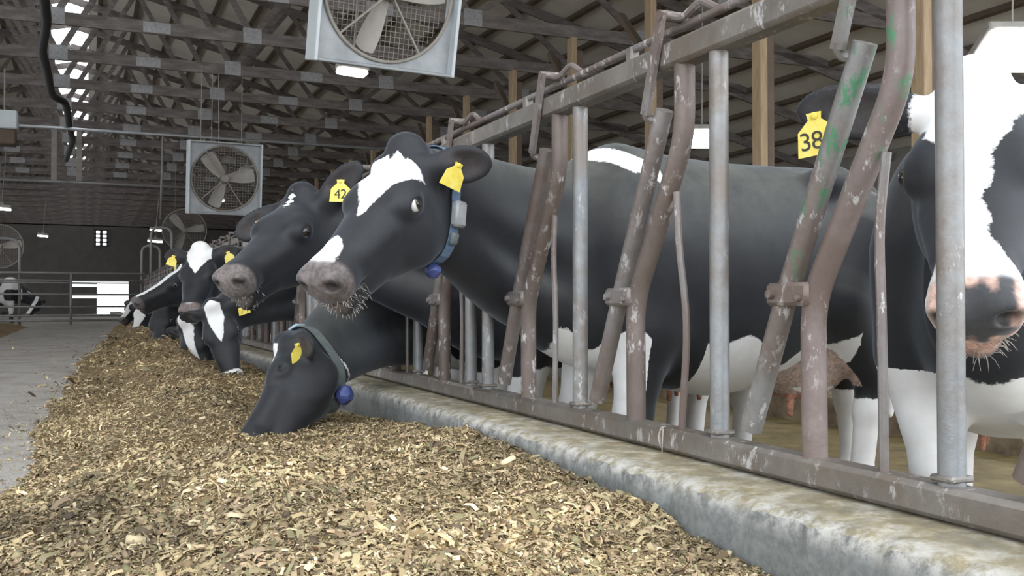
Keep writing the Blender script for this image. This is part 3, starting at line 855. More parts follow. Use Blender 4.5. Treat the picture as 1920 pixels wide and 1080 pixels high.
# ---- black cow just behind the first, head turned to the camera
def coat_B(pb, ph, ih):
    x, y, z = pb.T
    w = body_default(pb, .58)
    X, Y, Z = ph.T
    s = np.interp(X, [.0, .02, .07, .10], [-.02, .010, .012, -.02]) - np.abs(Y + .01) + .01 * np.sin(X * 300)
    s = np.where(Z > -.05, s, -.1)
    return np.where(ih & (X > -.08), s, w)
HB = [(-.66, -.60, -.454), (.687, -.727, .003), (-.332, -.31, .891)]
cB = Cow((2.22, 4.17, COWZ), PI, 1.06, (.862, 4.365, 1.090), ortho(HB), 1.10,
         (((-.30, .66, .48), (.75, .2, .3), .24), ((.62, -.70, -.26), (.75, .5, .4), .21)), h=.010, neck=(.45, .22), thick=.90)
make_cow(cB, 'black cow with a grey muzzle between the big star-faced cow and the far cows', coat_B, (.19, .168, .16))

# ---- cow eating with her head in the feed
def coat_C(pb, ph, ih):
    w = body_default(pb, .60)
    X, Y, Z = ph.T
    s = np.interp(X, [-.01, .02, .08, .14, .19, .22, .25, .28], [-.02, .035, .035, .022, .006, -.01, .012, -.01]) - np.abs(Y - .020)
    s = np.where(Z > -.05, s, -.1)
    return np.where(ih & (X > -.08), s, w)
HC = [(-.585, -.495, -.64), (0, -.74, .67), (-.79, .418, .448)]
cC = Cow((2.34, 4.95, COWZ), PI, 1.06, (.737, 3.955, .458), ortho(HC), .93,
         (((.30, .60, -.60), (.8, .5, .1), .17), ((-.3, -1, .0), (.85, 0, .4), .17)), h=.010, neck=(.55, .38), thick=.80, p0=(.46, 0, .84))
make_cow(cC, 'black cow eating beside the curb, blue weight hanging from her grey collar', coat_C, (.03, .03, .034), eyes=(0, 1))

# ---- cows farther along the fence
def blaze(pts, nose=None, belly=.6, off=0.0, zmin=-.06):
    def f(pb, ph, ih):
        w = body_default(pb, belly)
        X, Y, Z = ph.T
        s = np.interp(X, [p[0] for p in pts], [p[1] for p in pts]) - np.abs(Y - off)
        s = np.where(Z > zmin, s, -.1)
        if nose: s = np.maximum(s, np.minimum(X - nose, .56 - X))
        return np.where(ih & (X > -.09), s, w)
    return f
def look(fwd, up): 
    x = np.array(fwd, float); x /= np.linalg.norm(x); z = np.array(up, float); z -= x * (x @ z); z /= np.linalg.norm(z)
    return [x, np.cross(z, x), z]
far = []
def far_cow(label, open_y, hpos, fwd, up, coat, hs=1.1, muzzle=(.12, .105, .10), h=.014, tags=(1, 1), ears=None, bx=2.2):
    c = Cow((bx, open_y, COWZ), PI, 1.06, hpos, look(fwd, up), hs, ears or side_ears(.17, -.1), h=h, neck=(.50, .25), thick=.80)
    make_cow(c, label, coat, muzzle)
    for sd in (0, 1):
        if tags[sd]:
            p, a, n = ear_point(c, sd, .62)
            ear_tag(c, p + n * .006, (0, 0, -1) + a * .3, n, None, 1.25)
    far.append(c)
far_cow('feeding cow with a white wedge on her face and a white nose', 7.2, tuple(at(402, 582, 'y', 6.95)), (.16, -.40, -.90), (-.35, -.85, .40), blaze([(-.05, .0), (-.02, .055), (.08, .055), (.22, .012), (.27, -.02)], .44), .98, ears=side_ears(.17, -.3), tags=(1, 0))
far_cow('feeding cow with a narrow white stripe down her face and a yellow tag', 8.66, tuple(at(352, 610, 'y', 8.5)), (.06, -.42, -.90), (-.75, -.55, .3), blaze([(-.05, .03), (.05, .05), (.2, .03), (.5, .03)], None, off=.02), ears=side_ears(.17, -.3), tags=(1, 0))
far_cow('upright cow with a white forehead and pale pink nose behind the feeding cows', 7.93, tuple(at(376, 478, 'y', 7.85)), (-.24, -.74, -.62), (-.25, -.5, .75), blaze([(-.1, .08), (.05, .085), (.13, .05), (.2, .01), (.24, -.02)], .485), muzzle=(.16, .12, .115), ears=side_ears(.17, .0))
far_cow('black cow stretching her neck out to the left, thin white stripe along her face', 10.24, tuple(at(345, 508, 'y', 9.6)), (-.88, -.20, -.42), (-.40, -.35, .85), blaze([(-.1, .012), (.1, .03), (.3, .028), (.55, .02)], None), hs=1.0, ears=side_ears(.17, .1))
far_cow('dusty grey-faced cow with her head down beyond the stretching cow', 11.69, tuple(at(300, 575, 'y', 11.2)), (-.15, -.45, -.87), (-.6, -.6, .4), blaze([(-.1, -.05), (.5, -.05)], None), muzzle=(.10, .09, .085), tags=(0, 0))
far_cow('cow with a white muzzle low between two feeding cows', 13.27, tuple(at(318, 565, 'y', 12.6)), (-.3, -.75, -.55), (-.4, -.5, .75), blaze([(-.1, -.05), (.3, -.02)], .40), h=.016, tags=(1, 0))
far_cow('white-faced cow nearest the far gate, head low over the feed', 17.75, tuple(at(268, 572, 'y', 17.4)), (-.3, -.75, -.6), (-.4, -.5, .7), blaze([(-.1, .1), (.5, .08)], None, .85), h=.02, tags=(0, 0))
far_cow('spotted cow beside the far gate, just right of the bright doorway', 22.36, tuple(at(252, 566, 'y', 21.2)), (-.5, -.7, -.5), (-.4, -.4, .8), blaze([(-.1, .06), (.5, .06)], None, 1.0), h=.02, tags=(0, 0))

def block_coat(pb, ph, ih):
    x, y, z = pb.T
    w = .09 * (np.sin(x * 7 + 2) * np.sin(z * 8 + 1) + .3 * np.sin(y * 15)) - .01
    X, Y, Z = ph.T
    return np.where(ih & (X > -.08), .05 - np.abs(Y), w)
def face_coat(pb, ph, ih):
    return np.where(ih & (ph[:, 0] > -.09), .085 - np.abs(ph[:, 1]), .35 - pb[:, 2])
cK = Cow((-3.6, 33.4, COWZ), math.atan2(-.5, .86), 1.06, tuple(at(16, 528, 'y', 33.0)), look((.35, -.70, -.6), (.2, -.6, .75)), 1.3, side_ears(.17), h=.024)
make_cow(cK, 'white-faced cow at the left edge, standing behind the far gate', face_coat)
cL = Cow((-2.35, 31.0, FLOOR), .12, .92, tuple(at(70, 563, 'y', 30.7)), look((-.5, -.5, -.7), (-.1, -.6, .8)), 1.0, side_ears(.17), h=.024)
make_cow(cL, 'small spotted black and white cow low behind the far gate, left of the bright doorway', block_coat)

# ---- ear tags and collars of the near cows
p, a, n = ear_point(cA, 0, .50)
toward = lambda c: (np.array((0, 0, CAMH)) - c) / np.linalg.norm(np.array((0, 0, CAMH)) - c)
vr = np.array([math.cos(PSI), -math.sin(PSI), 0])
c0 = p + n * .012
ear_tag(cA, c0, np.array((0, 0, -1.)) - vr * .42, toward(c0) + vr * .75, None, 1.25)
p, a, n = ear_point(cB, 0, .62); c0 = p + n * .015
ear_tag(cB, c0, np.array((0, 0, -1.)), toward(c0) - vr * .1, '42', 1.45, 'yellow ear tag numbered 42')
p, a, n = ear_point(cB, 1, .55); c0 = p + n * .015
ear_tag(cB, c0, np.array((0, 0, -1.)) + vr * .35, toward(c0) - vr * .8, None, 1.3)
p, a, n = ear_point(cC, 0, .50); c0 = p + n * .012
ear_tag(cC, c0, np.array((0, 0, -1.)) + vr * .18, toward(c0) + vr * .9, None, 1.25)
p, a, n = ear_point(cR, 1, .90); c0 = p + n * .012 - np.array((0, 0, .02))
ear_tag(cR, c0, np.array((0, 0, -1.)) + vr * .15, toward(c0) - vr * .25, '384', 1.55, 'yellow ear tag numbered 384')

def hang(cow, col, pts, nr, ax, ang, size, mat, name, lab=None, bev=.006, out=.5, tw=0):
    k = int(round(ang / 360 * 48)) % 48
    n = nr[k]; t = pts[(k + 1) % 48] - pts[k - 1]; t /= np.linalg.norm(t); s = np.cross(n, t)
    n = np.cross(t, s)
    c = pts[k] + n * size[2] * out - np.array(cow.root.location)
    o = MB().box(c, size, np.stack([s, t, n], 1), bev).build(name, M[mat], col, SM)
    if lab: o['label'] = lab
    return o
s, pts, nr, ax = collar(cA, .88, 'strap', .038)
ang = [math.degrees(2 * math.pi * k / 48) for k in range(48)]
CA = (s, pts, nr, ax)
SENS_A, DIR_A, WT_A, WT_C = 120, 1, 175, 175
hang(cA, s, pts, nr, ax, SENS_A, (.060, .085, .036), 'sensor', 'sensor_box', 'grey activity sensor box', .008)
hang(cA, s, pts, nr, ax, DIR_A*22+SENS_A, (.045, .04, .022), 'strapg', 'buckle', None, .006)
hang(cA, s, pts, nr, ax, WT_A, (.055, .055, .05), 'blue', 'weight', 'blue plastic weight', .018)
s, pts, nr, ax = collar(cC, .96, 'strapg', .050, .015, .55)
hang(cC, s, pts, nr, ax, WT_C, (.085, .075, .075), 'blue', 'weight', 'blue plastic weight', .026, .45)
hang(cC, s, pts, nr, ax, 8, (.055, .05, .010), 'lightblue', 'buckle', 'pale blue strap end', .003)
def whiskers(cow, n, test, length, seed):
    """short pale hairs standing on the lip and chin"""
    lo = cow.h2w((.43, 0, -.15)); r_ = np.random.default_rng(seed); mb = MB(); k = 0; loc = np.array(cow.root.location)
    me = [c for c in cow.root.children if c.name.startswith('body')][0].data
    co = np.empty(len(me.vertices) * 3, np.float32); me.vertices.foreach_get('co', co); co = co.reshape(-1, 3) + loc.astype(np.float32)
    no = np.empty(len(me.vertices) * 3, np.float32); me.vertices.foreach_get('normal', no); no = no.reshape(-1, 3)
    ids = np.nonzero(test(cow.w2h(co)))[0]
    for i in r_.choice(ids, min(n, len(ids)), replace=False):
        p = co[i] - loc; d = no[i] + r_.normal(0, .35, 3); d /= np.linalg.norm(d); L = length * r_.uniform(.5, 1.3)
        mb.tube([p, p + d * L * .5, p + d * L + np.array((0, 0, -.25)) * L], [.0011, .0009, .0004], 3, False)
    mb.build('whiskers', M['hair'], cow.root)['kind'] = 'stuff'
chin = lambda h: (h[:, 0] > .40) & (h[:, 0] < .56) & (h[:, 2] < -.150) & (np.abs(h[:, 1]) < .09)
whiskers(cA, 130, chin, .016, 1)
whiskers(cB, 45, chin, .012, 2)
whiskers(cR, 120, chin, .022, 3)
# ------------------------------------------------------------------ the windrow of chopped feed
def vnoise(x, y, seed):
    r = np.random.default_rng(seed).random((64, 64))
    xi = np.floor(x).astype(int); yi = np.floor(y).astype(int); fx = x - xi; fy = y - yi
    fx = fx * fx * (3 - 2 * fx); fy = fy * fy * (3 - 2 * fy)
    g = lambda i, j: r[(xi + i) % 64, (yi + j) % 64]
    return (g(0, 0) * (1 - fx) + g(1, 0) * fx) * (1 - fy) + (g(0, 1) * (1 - fx) + g(1, 1) * fx) * fy - .5
def feed_h(x, y):
    x = np.asarray(x, float); y = np.asarray(y, float)
    wob = .12 * vnoise(y * .9, y * 0, 3) + .07 * vnoise(y * 3, y * 0, 4) + .05 * vnoise(y * 11, x * 5, 5)
    le = np.interp(y, [-2, 1, 3.1, 4, 6, 9, 13, 24], [-1.6, -.75, -.24, -.17, -.10, -.12, .10, .6]) + wob
    cx = np.interp(y, [-2, 1.6, 2.6, 4, 6, 10, 18], [.10, .22, .37, .47, .55, .72, .78]) + wob * .5
    ch = np.interp(y, [-2, 0.5, 1.6, 2.5, 4, 6, 10, 16, 24], [.02, .05, .11, .155, .145, .15, .17, .17, .10])
    rh = np.interp(y, [-2, 1.2, 1.62, 1.85, 2.4, 3.1, 3.5, 3.9, 4.8, 6, 8, 14, 24], [-.06, -.03, .02, .055, .080, .105, .07, .03, -.02, .03, .05, .05, .03])
    mid = np.interp(y, [0, 1.6, 2.4, 3.2, 4, 5, 7, 12], [.05, .08, .10, .095, .05, .04, .07, .08])
    a = np.clip((x - le) / np.maximum(cx - le, .05), 0, 1); up = (a ** 1.25) * ch
    b = np.clip((x - cx) / np.maximum(1.19 - cx, .05), 0, 1)
    s1 = np.clip(b / .38, 0, 1); s1 = s1 * s1 * (3 - 2 * s1); s2 = np.clip((b - .38) / .62, 0, 1)
    dn = np.where(b < .38, ch * (1 - s1) + mid * s1, mid * (1 - s2) + rh * s2)
    h = np.where(x < cx, up, dn)
    amp = np.clip(h / .08, 0, 1)
    h = h + amp * (  .045 * vnoise(x * 4, y * 4, 11) + .030 * vnoise(x * 9, y * 9, 12) + .018 * vnoise(x * 24, y * 24, 13))
    h = h * (1 - .78 * np.exp(-(((x - .47) / .34) ** 2 + ((y - 3.40) / .55) ** 2)))
    h = np.where(x < le, -.02, h)
    return FLOOR + h
def feed_mound():
    ys = np.concatenate([np.arange(.9, 4, .022), np.arange(4, 8, .05), np.arange(8, 25, .14)]); xs = np.arange(-1.2, 1.185, .022)
    X, Y = np.meshgrid(xs, ys, indexing='ij'); Z = feed_h(X, Y)
    V = np.stack([X, Y, Z], -1).reshape(-1, 3); nx, ny = X.shape
    I = np.arange(nx * ny).reshape(nx, ny)
    Q = np.stack([I[:-1, :-1], I[1:, :-1], I[1:, 1:], I[:-1, 1:]], -1).reshape(-1, 4)
    me = grid_mesh('feed', V, Q); me.shade_smooth(); return me
m, nt, b = nodes('chopped_silage')
c = ramp(nt, noise(nt, 70, 6, .75), [(.28, (.10, .065, .03)), (.45, (.25, .175, .085)), (.58, (.40, .29, .15)), (.72, (.56, .43, .24))])
c2 = ramp(nt, noise(nt, 2.2, 4, .6), [(.35, (.72, .70, .66)), (.62, (1.08, 1.05, 1.0))])
mm = N(nt, 'ShaderNodeMix', data_type='RGBA', blend_type='MULTIPLY'); mm.inputs[0].default_value = 1; nt.links.new(c, mm.inputs[6]); nt.links.new(c2, mm.inputs[7])
nt.links.new(mm.outputs[2], b.inputs['Base Color']); b.inputs['Roughness'].default_value = .85; bump(nt, b, noise(nt, 80, 6, .75), .9, .02)
M['feed'] = m
m, nt, b = nodes('feed_chips')
at_ = N(nt, 'ShaderNodeAttribute', attribute_name='tint'); nt.links.new(at_.outputs['Color'], b.inputs['Base Color']); b.inputs['Roughness'].default_value = .7
M['chips'] = m
me = feed_mound(); me.materials.append(M['feed'])
feed = bpy.data.objects.new('feed', me); COL.objects.link(feed)
tag(feed, 'long heap of chopped tan silage lying along the curb under the cows', 'feed', kind='stuff')

PAL = np.array([(.37, .285, .155), (.49, .385, .22), (.70, .57, .36), (.22, .155, .085), (.12, .085, .05), (.20, .18, .09), (.30, .25, .14), (.52, .36, .23), (.34, .25, .16)])
PW = np.array([.19, .15, .06, .16, .12, .08, .13, .04, .07])
def chips(n, ymin, ymax, size, kind, tscale=1.0):
    """strips bent once along their length (kind 0) or small solid kernels and stalk bits (kind 1)"""
    u = rng.random(n); y = 1.0 / (1 / ymin + u * (1 / ymax - 1 / ymin)); x = rng.uniform(-1.1, 1.17, n)
    z = feed_h(x, y); ok = z > FLOOR - .006
    lx = np.interp(y, [1, 3.1, 6, 9, 13, 24], [-.75, -.24, -.10, -.12, .10, .6])
    loose = (~ok) & (rng.random(n) < np.where(lx - x < .30, .10 * np.clip(1 - (lx - x) / .35, 0, 1) + .015, .012)) & (x > -1.1)
    z = np.where(ok, z, FLOOR + .003); k = ok | loose; x, y, z = x[k], y[k], z[k]; n = len(x)
    e = .01; nx = -(feed_h(x + e, y) - feed_h(x - e, y)) / (2 * e); ny = -(feed_h(x, y + e) - feed_h(x, y - e)) / (2 * e)
    nx, ny = np.clip(nx, -1, 1), np.clip(ny, -1, 1)
    nn = np.stack([nx, ny, np.ones(n)], 1); nn += rng.normal(0, .38, (n, 3)); nn /= np.linalg.norm(nn, axis=1)[:, None]
    d = rng.normal(0, 1, (n, 3)); d -= nn * (d * nn).sum(1)[:, None]; d /= np.linalg.norm(d, axis=1)[:, None]; s = np.cross(nn, d)
    L = size * np.exp(rng.normal(0, .45, n)); far_ = np.clip(y / 4, 1, 3); L = L * far_
    Wd = L * (rng.uniform(.08, .34, n) if kind == 0 else rng.uniform(.35, .9, n))
    Wd = np.minimum(Wd, .012 * far_ * (1 if kind == 0 else 1.3))
    P = np.stack([x, y, z + rng.uniform(-.002, .008, n) * far_], 1)
    cidx = rng.choice(len(PAL), n, p=PW / PW.sum()); col = PAL[cidx] * rng.uniform(.9, 1.4, (n, 1)) * np.clip(1.0 + .75 * vnoise(x * 2.6, y * 2.6, 31) + .55 * vnoise(x * 8, y * 8, 32), .45, 1.45)[:, None]
    A = lambda a: (a)[:, None]
    if kind == 0:
        bd = L * rng.uniform(-.05, .28, n)
        v = np.stack([P - d * A(L) / 2 - s * A(Wd) / 2, P - d * A(L) / 2 + s * A(Wd) / 2, P + nn * A(bd) - s * A(Wd) / 2, P + nn * A(bd) + s * A(Wd) / 2, P + d * A(L) / 2 - s * A(Wd) / 2, P + d * A(L) / 2 + s * A(Wd) / 2], 1)
        q = np.array([(0, 1, 3, 2), (2, 3, 5, 4)])
    else:
        t = Wd * rng.uniform(.25, .6, n)
        v = np.stack([P + d * A(L) * i / 2 + s * A(Wd) * j / 2 * (1 if k_ < 0 else .8) + nn * A(t) * k_ / 2 for i in (-1, 1) for j in (-1, 1) for k_ in (-1, 1)], 1)
        q = np.array([(0, 1, 3, 2), (4, 6, 7, 5), (0, 4, 5, 1), (2, 3, 7, 6), (1, 5, 7, 3)])
    nv = v.shape[1]
    Q = (q[None] + (np.arange(n) * nv)[:, None, None]).reshape(-1, 4)
    return v.reshape(-1, 3), Q, np.repeat(col, nv, 0)
parts = [chips(190000, 1.15, 7, .0106, 0), chips(60000, 1.15, 5, .0065, 1), chips(24000, 4, 20, .012, 0), chips(9000, 1.15, 4, .022, 0), chips(1800, 1.15, 4, .018, 1)]
V = np.concatenate([p[0] for p in parts]); k = np.cumsum([0] + [len(p[0]) for p in parts]); Q = np.concatenate([p[1] + k[i] for i, p in enumerate(parts)]); Cc = np.concatenate([p[2] for p in parts])
me = grid_mesh('feed_chips', V, Q); me.materials.append(M['chips'])
a = me.attributes.new('tint', 'FLOAT_COLOR', 'POINT'); a.data.foreach_set('color', np.concatenate([Cc, np.ones((len(Cc), 1))], 1).astype(np.float32).ravel())
o = bpy.data.objects.new('feed_chips', me); COL.objects.link(o); o.parent = feed; o['kind'] = 'stuff'
# ------------------------------------------------------------------ fans, lamps, gate, pipes
M['fanbox'] = simple('dusty_galvanised_sheet', [(.27, .28, .29), (.36, .375, .385), (.44, .455, .465)], 3, .5, .2, bmp=.1)
M['fanside'] = simple('pale_sheet_edge', [(.55, .60, .63), (.66, .70, .72)], 3, .5, .1, bmp=0)
M['fandust'] = simple('dust_coated_guard', [(.27, .245, .215), (.37, .34, .30)], 6, .85, bmp=0)
M['blade'] = simple('dusty_fan_blade', [(.33, .30, .27), (.44, .41, .375)], 4, .7, bmp=.1)
M['steelpipe'] = simple('bright_conduit', [(.45, .47, .50), (.60, .62, .65)], 5, .35, .5, bmp=0)
M['wire'] = simple('hanging_chain_steel', [(.25, .24, .22), (.38, .36, .34)], 12, .6, .2, bmp=0)
M['cable'] = simple('black_rubber_hose', [(.015, .015, .018), (.035, .035, .04)], 6, .6, bmp=0)
M['gate'] = simple('grey_gate_pipe', [(.22, .215, .21), (.33, .325, .315)], 4, .5, .3, bmp=0)
M['lens'] = glow('lit_lamp_lens', (1.0, .97, .90), 28.0)
M['lamphouse'] = simple('lamp_housing', [(.30, .29, .27), (.45, .43, .40)], 8, .6, bmp=0)

def barn_fan(loc, tilt=0.0, size=1.32, rz=0.0, wires=(), ring_only=False):
    """boxed panel fan with a mesh guard, ring, motor bracket and three blades at rest; looks down the barn"""
    o = empty('barn_fan', loc, rz); o.rotation_euler = (tilt, 0, rz)
    S = size / 2; D = .30; T = .035
    h = MB()
    if not ring_only:
        for sx in (-1, 1): MB().box((sx * (S - T / 2), 0, 0), (T, D, size), None, .008).build('side_panel', M['fanside'], o)
        MB().box((0, 0, S - T / 2), (size - 2 * T, D, T), None, .008).build('top_panel', M['fanbox'], o)
        MB().box((0, 0, -S + T / 2), (size - 2 * T, D, T), None, .008).build('bottom_panel', M['fanbox'], o)
        # orifice plate: square with a round hole
        n = 64; v = []; f = []; r = S * .90
        for y in (-.03, .0):
            for k in range(n):
                a = 2 * PI * k / n; c, s_ = math.cos(a), math.sin(a); q = (S - T) / max(abs(c), abs(s_))
                v += [(c * r, y, s_ * r), (c * q, y, s_ * q)]
        for k in range(n):
            a0, b0 = 2 * k, 2 * ((k + 1) % n)
            f += [(a0, a0 + 1, b0 + 1, b0), (2 * n + a0, 2 * n + b0, 2 * n + b0 + 1, 2 * n + a0 + 1), (a0, b0, 2 * n + b0, 2 * n + a0)]
        MB().add(v, f).build('orifice_plate', M['fanbox'], o, SM)
    r = S * (.90 if not ring_only else .95)
    MB().tube([(math.cos(2 * PI * k / 48) * r, -.05, math.sin(2 * PI * k / 48) * r) for k in range(48)], .018, 8, closed=True).build('ring', M['fandust'], o, True)
    # wire guard at the back and front
    g = MB(); st = .052
    nn = int(r / st)
    for side in ((.10,) if not ring_only else (.08,)):
        for i in range(-nn, nn + 1):
            x = i * st; hh = math.sqrt(max(r * r - x * x, 0))
            if hh < .03: continue
            g.tube([(x, side, -hh), (x, side, hh)], .0035, 4); g.tube([(-hh, side + .004, x), (hh, side + .004, x)], .0035, 4)
    gd = g.build('guard', M['fandust'], o)
    # motor and support struts
    MB().lathe([(.055, -.10), (.075, -.08), (.08, .05), (.05, .09)], (0, -.02, 0), (0, 1, 0), 20).build('motor', M['fandust'], o, SM)
    for a in (.5, 2.2, 3.9, 5.3):
        MB().bar((math.cos(a) * .06, -.06, math.sin(a) * .06), (math.cos(a) * r, -.05, math.sin(a) * r), .016, .03, (0, 1, 0)).build('strut', M['fandust'], o)
    for k in range(3):
        a = math.radians(250 + 120 * k); d = np.array((math.cos(a), 0, math.sin(a))); s_ = np.array((-math.sin(a), 0, math.cos(a)))
        v = []; f = []; nr_ = 8
        for i in range(nr_):
            t = i / (nr_ - 1); R_ = .07 + t * (r * .93 - .07); w = .085 + .055 * math.sin(t * PI * .75); tw = .65 - .35 * t
            sk = s_ * math.cos(tw) + np.array((0, 1, 0)) * math.sin(tw)
            for j in (-1, -.4, .2, .8, 1):
                for q in (-.004, .004):
                    v.append(d * R_ * (1 - .04 * j * j * t) + sk * w * j + np.array((0, .03 * (1 - j * j) + q, 0)))
        m_ = 10
        for i in range(nr_ - 1):
            for j in range(4):
                a0 = i * m_ + 2 * j; b0 = a0 + m_
                f += [(a0, a0 + 2, b0 + 2, b0), (a0 + 1, b0 + 1, b0 + 3, a0 + 3)]
            f += [(i * m_, i * m_ + m_, i * m_ + m_ + 1, i * m_ + 1), (i * m_ + 8, i * m_ + 9, i * m_ + m_ + 9, i * m_ + m_ + 8)]
        e = (nr_ - 1) * m_
        f += [(e + 2 * j, e + 2 * j + 2, e + 2 * j + 3, e + 2 * j + 1) for j in range(4)]
        MB().add(v, f).build('blade', M['blade'], o, SM)
    for x, up, lean in wires:
        up = CH + .12 - loc[2] - S
        hz_ = CH + .12 - loc[2]; MB().tube([(x, 0, S - .01), (x + lean, hz_ * math.sin(tilt), hz_ * math.cos(tilt))], .008, 6).build('hanging_chain', M['wire'], o)
    return o
FANX = 2.45
c1 = at(728, -14, 'y', 9.44)
f1 = barn_fan(tuple(c1), math.radians(13), 1.50, math.radians(7), [(-.5, 1.25, .05), (.5, 1.25, -.05)])
tag(f1, 'large square barn fan near the top of the picture, hung above the cows', 'fan', 'fans hung over the feed fence')
c2 = at(421, 335, 'y', 19.2)
f2 = barn_fan((c2[0], c2[1], c2[2]), math.radians(6), 1.36, math.radians(3), [(-.45, 1.2, .03), (-.25, 1.2, .02), (-.12, 1.2, .0), (.30, 1.2, .02)])
tag(f2, 'square dusty barn fan hanging in the middle distance on chains', 'fan', 'fans hung over the feed fence')
c3 = at(346, 432, 'y', 33.84)
f3 = barn_fan(tuple(c3), 0, 1.45, 0, [(-.3, 2.2, 0), (.3, 2.2, 0)], True)
tag(f3, 'round open fan with a visible ring above the white-foreheaded cow', 'fan', 'fans hung over the feed fence')
c4 = at(-1, 462, 'y', 33.84)
f4 = barn_fan(tuple(c4), 0, 1.40, 0, [(0, 2.2, 0)], True)
tag(f4, 'round fan at the left edge of the picture above the far gate', 'fan')

def barn_light(loc, L=.42, w=.30, rz=0.0, roll=0.0, tip=0.0):
    o = empty('barn_light', loc); o.rotation_euler = (-tip, roll, rz)
    MB().box((0, 0, .075), (L * 1.06, w * 1.06, .10), None, .02).box((0, 0, .15), (.10, .10, .10)).build('housing', M['lamphouse'], o, SM)
    MB().box((0, 0, .006), (L, w, .05), None, .02).build('lens', M['lens'], o, SM)
    MB().tube([(0, 0, .18), (0, -math.sin(tip) * (CH + .1 - loc[2]), math.cos(tip) * (CH + .1 - loc[2]))], .010, 6).build('hanger', M['wire'], o)
    return o
LT = [((660, 137), 'y', 11.88, 'lit lamp hanging just under the big square fan', .36),
      ((1318, 262), 'y', 11.88, 'small lit lamp seen between the fence uprights above the black cow back', .50),
      ((1905, 98), 'y', 7.0, 'big bright lamp at the right edge above the white cow face', .75),
      ((462, 324), 'y', 26.52, 'bright lamp shining through the guard of the middle fan', .34),
      ((410, 376), 'y', 36.28, 'bright lamp low behind the middle fan', .40),
      ((292, 432), 'y', 43.60, 'far lamp above the round fan hoop, upper of two', .45),
      ((291, 453), 'y', 41.16, 'far lamp beside the round fan, lower of two', .55),
      ((80, 443), 'y', 46.04, 'far lamp on the left, alone in the dark', .40),
      ((2, 392), 'y', 31.40, 'lamp cut by the left edge of the picture', .50)]
for (q, ax_, val, lab, L) in LT:
    p = at(*q, ax_, val)
    tag(barn_light(tuple(p), L, L * (.62 if p[0] < 6 else .85), 0 if p[0] < 6 else -PSI, math.radians(4) if p[0] < 6 else 0, 0 if p[0] < 6 else math.radians(24)), lab, 'lamp', 'lit barn lamps')

# conduits across the barn and drop pipes
def pipe(a, b, r, name, label, cat, mat='steelpipe', group=None):
    a = np.array(a, float); b = np.array(b, float)
    o = MB().tube([(0, 0, 0), b - a], r, 10).build(name, M[mat], None, True, tuple(a))
    return tag(o, label, cat, group)
za = at(200, 246, 'y', 24.08)[2]
pipe((-13, 24.08, za), (12.5, 24.08, za), .035, 'conduit', 'bright conduit crossing the barn just under the trusses', 'pipe')
zb = at(150, 343, 'y', 31.5)[2]
pipe((-13, 31.5, zb), (12.5, 31.5, zb), .035, 'conduit', 'second dull conduit crossing the barn farther back', 'pipe', 'gate')
for q0, q1, yv, lab in [((102, 240), (102, 338), 28.96, 'pale upright hanger left of the bright ridge strip'), ((149, 245), (149, 340), 28.96, 'pale upright hanger beside the bright ridge strip')]:
    a = at(*q0, 'y', yv); b = at(*q1, 'y', yv)
    o = MB().box((0, 0, 0), (.14, .09, a[2] - b[2]), None, .008).build('timber_hanger', M['fandust'], None, False, (a[0], yv, (a[2] + b[2]) / 2)); tag(o, lab, 'hanger')
a = at(306, 235, 'y', 26.52); b = at(301, 412, 'y', 26.52)
pipe((a[0], 26.50, CH + .10), (b[0], 26.50, b[2]), .030, 'drop_pipe', 'thin upright pipe dropping from the trusses left of the middle fan', 'pipe', 'gate')
# black hose sagging below the ridge, and a second one on the right
def cable(pts, r, label):
    P = np.array([at(*q, 'z', z) for q, z in pts]); 
    t = np.linspace(0, 1, len(P)); tt = np.linspace(0, 1, 60)
    Q = np.stack([np.interp(tt, t, P[:, i]) for i in range(3)], 1)
    for _ in range(3): Q[1:-1] = (Q[:-2] + Q[1:-1] * 2 + Q[2:]) / 4
    o = MB().tube(Q - Q[0], r, 10).build('hanging_hose', M['cable'], None, True, tuple(Q[0])); tag(o, label, 'hose', 'hoses along the trusses')
cable([((80, -20), 5.06), ((88, 40), 4.98), ((78, 95), 4.94), ((88, 130), 4.98), ((97, 180), 4.93), ((124, 192), 4.98), ((131, 245), 4.9), ((137, 262), 4.98), ((124, 300), 4.95)], .075, 'thick black hose sagging under the trusses beside the bright ridge')
# bright box at the left edge
p = at(8, 232, 'y', 20.5)
o = empty('ceiling_heater', tuple(p))
MB().box((0, 0, .05), (.46, .5, .34), None, .02).build('cabinet', M['fanside'], o); MB().box((0, 0, -.26), (.40, .44, .28), None, .02).build('grille', M['purlin'], o)
MB().tube([(0, 0, .2), (0, 0, CH - p[2] + .05)], .015, 6).build('hanger', M['wire'], o)
tag(o, 'blue-grey box with a brown underside hung at the left edge', 'heater')

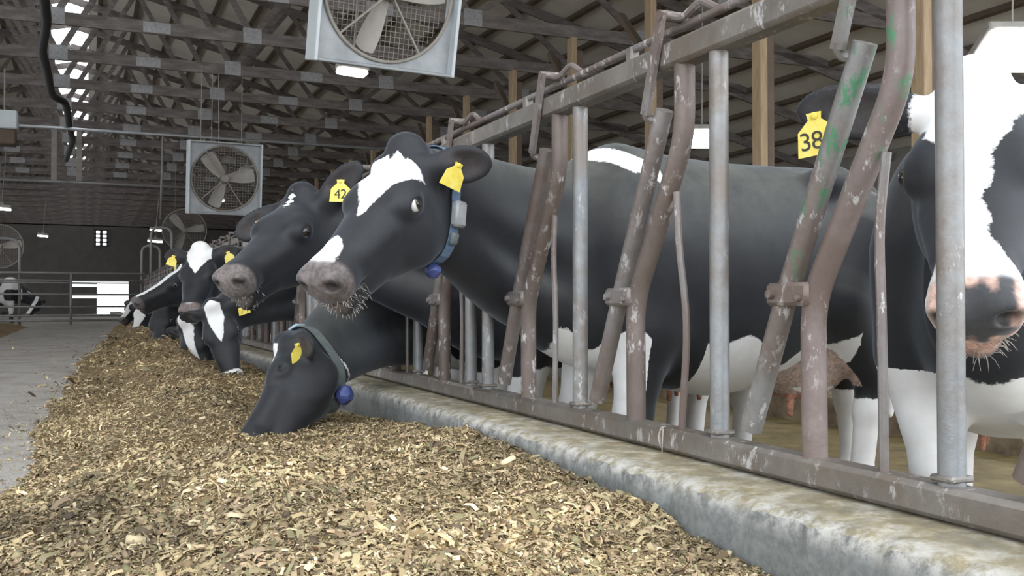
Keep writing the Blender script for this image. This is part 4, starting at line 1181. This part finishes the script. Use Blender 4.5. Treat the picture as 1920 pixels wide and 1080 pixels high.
# tube gate across the alley, with hoop frames at both ends
GY = 26.0
def zat(py, px=120): return at(px, py, 'y', GY)[2]
rails = [(512, .028), (526, .024), (530, .018), (552, .024), (575, .024), (592, .024), (601, .030)]
x0g, x1g = -4.1, 1.30
o = empty('tube_gate', (x1g, GY, FLOOR))
for py, r in rails:
    z = zat(py) - FLOOR
    MB().tube([(x0g - x1g, 0, z), (0, 0, z)], r, 10).build('rail', M['gate'], o, True)
for px_ in (133, -160, 278):
    x = at(px_, 560, 'y', GY)[0]
    MB().tube([(x - x1g, .0, .03), (x - x1g, 0, zat(512) - FLOOR)], .030, 10).build('upright', M['gate'], o, True)
tag(o, 'grey tube gate closing the alley in front of the bright doorway', 'gate')
def hoop(pxa, pxb, ptop, y, label, flip=1):
    xa = at(pxa, 500, 'y', y)[0]; xb = at(pxb, 500, 'y', y)[0]; zt_ = at((pxa + pxb) / 2, ptop, 'y', y)[2] - FLOOR
    o = MB().tube(bend([(0, 0, 0), (0, 0, zt_), (xb - xa, 0, zt_), (xb - xa, 0, 0)], .30, 8), .035, 10).build('hoop_frame', M['gate'], None, True, (xa, y, FLOOR)); tag(o, label, 'hoop', 'hoop frames at the gate ends')
hoop(283, 322, 427, 26.3, 'taller pipe hoop standing at the right end of the gate')
hoop(266, 300, 461, 26.7, 'lower pipe hoop standing at the right end of the gate')
hoop(-30, 37, 447, 26.4, 'pipe hoop standing near the left edge of the picture at the gate')
# feed left on the far side of the alley
xs = np.linspace(-3.9, -1.2, 24); ys = np.linspace(15, 25.4, 40); X, Y = np.meshgrid(xs, ys, indexing='ij')
Z = FLOOR - .01 + .20 * np.sin(np.clip((X + 3.9) / 2.7, 0, 1) * PI) * (.8 + .8 * vnoise(X * 2, Y * .7, 21)) + .03 * vnoise(X * 8, Y * 4, 22) * np.sin(np.clip((X + 3.9) / 2.7, 0, 1) * PI)
I = np.arange(X.size).reshape(X.shape); me = grid_mesh('feed', np.stack([X, Y, Z], -1).reshape(-1, 3), np.stack([I[:-1, :-1], I[1:, :-1], I[1:, 1:], I[:-1, 1:]], -1).reshape(-1, 4)); me.shade_smooth(); me.materials.append(M['feed'])
o = bpy.data.objects.new('feed', me); COL.objects.link(o); tag(o, 'low tan feed heap on the left side of the alley, just before the gate', 'feed', kind='stuff')
# far left fence behind the gate
for k in range(8, 16):
    c = copy_tree(pan2); c.location = (-4.4, .625 + PLEN * k, CURB); tag(c, 'headlock fence panel on the far left beyond the gate', 'feed fence', 'far left headlock panels')
# a strand of twine caught on the bottom rail
o = MB().tube(bend([(0, 0, 0), (-.012, .006, -.005), (-.016, .012, -.03), (-.012, .004, -.055)], .01, 4), .0016, 6).tube([(-.012, -.006, -.005), (-.016, -.008, -.05), (-.018, -.006, -.125)], .0014, 6).build('twine', M['hair'], None, True, (FX - .028, 2.165, ZB + .004))
tag(o, 'pale strand of twine hanging off the bottom rail below a thin bent rod', 'twine')
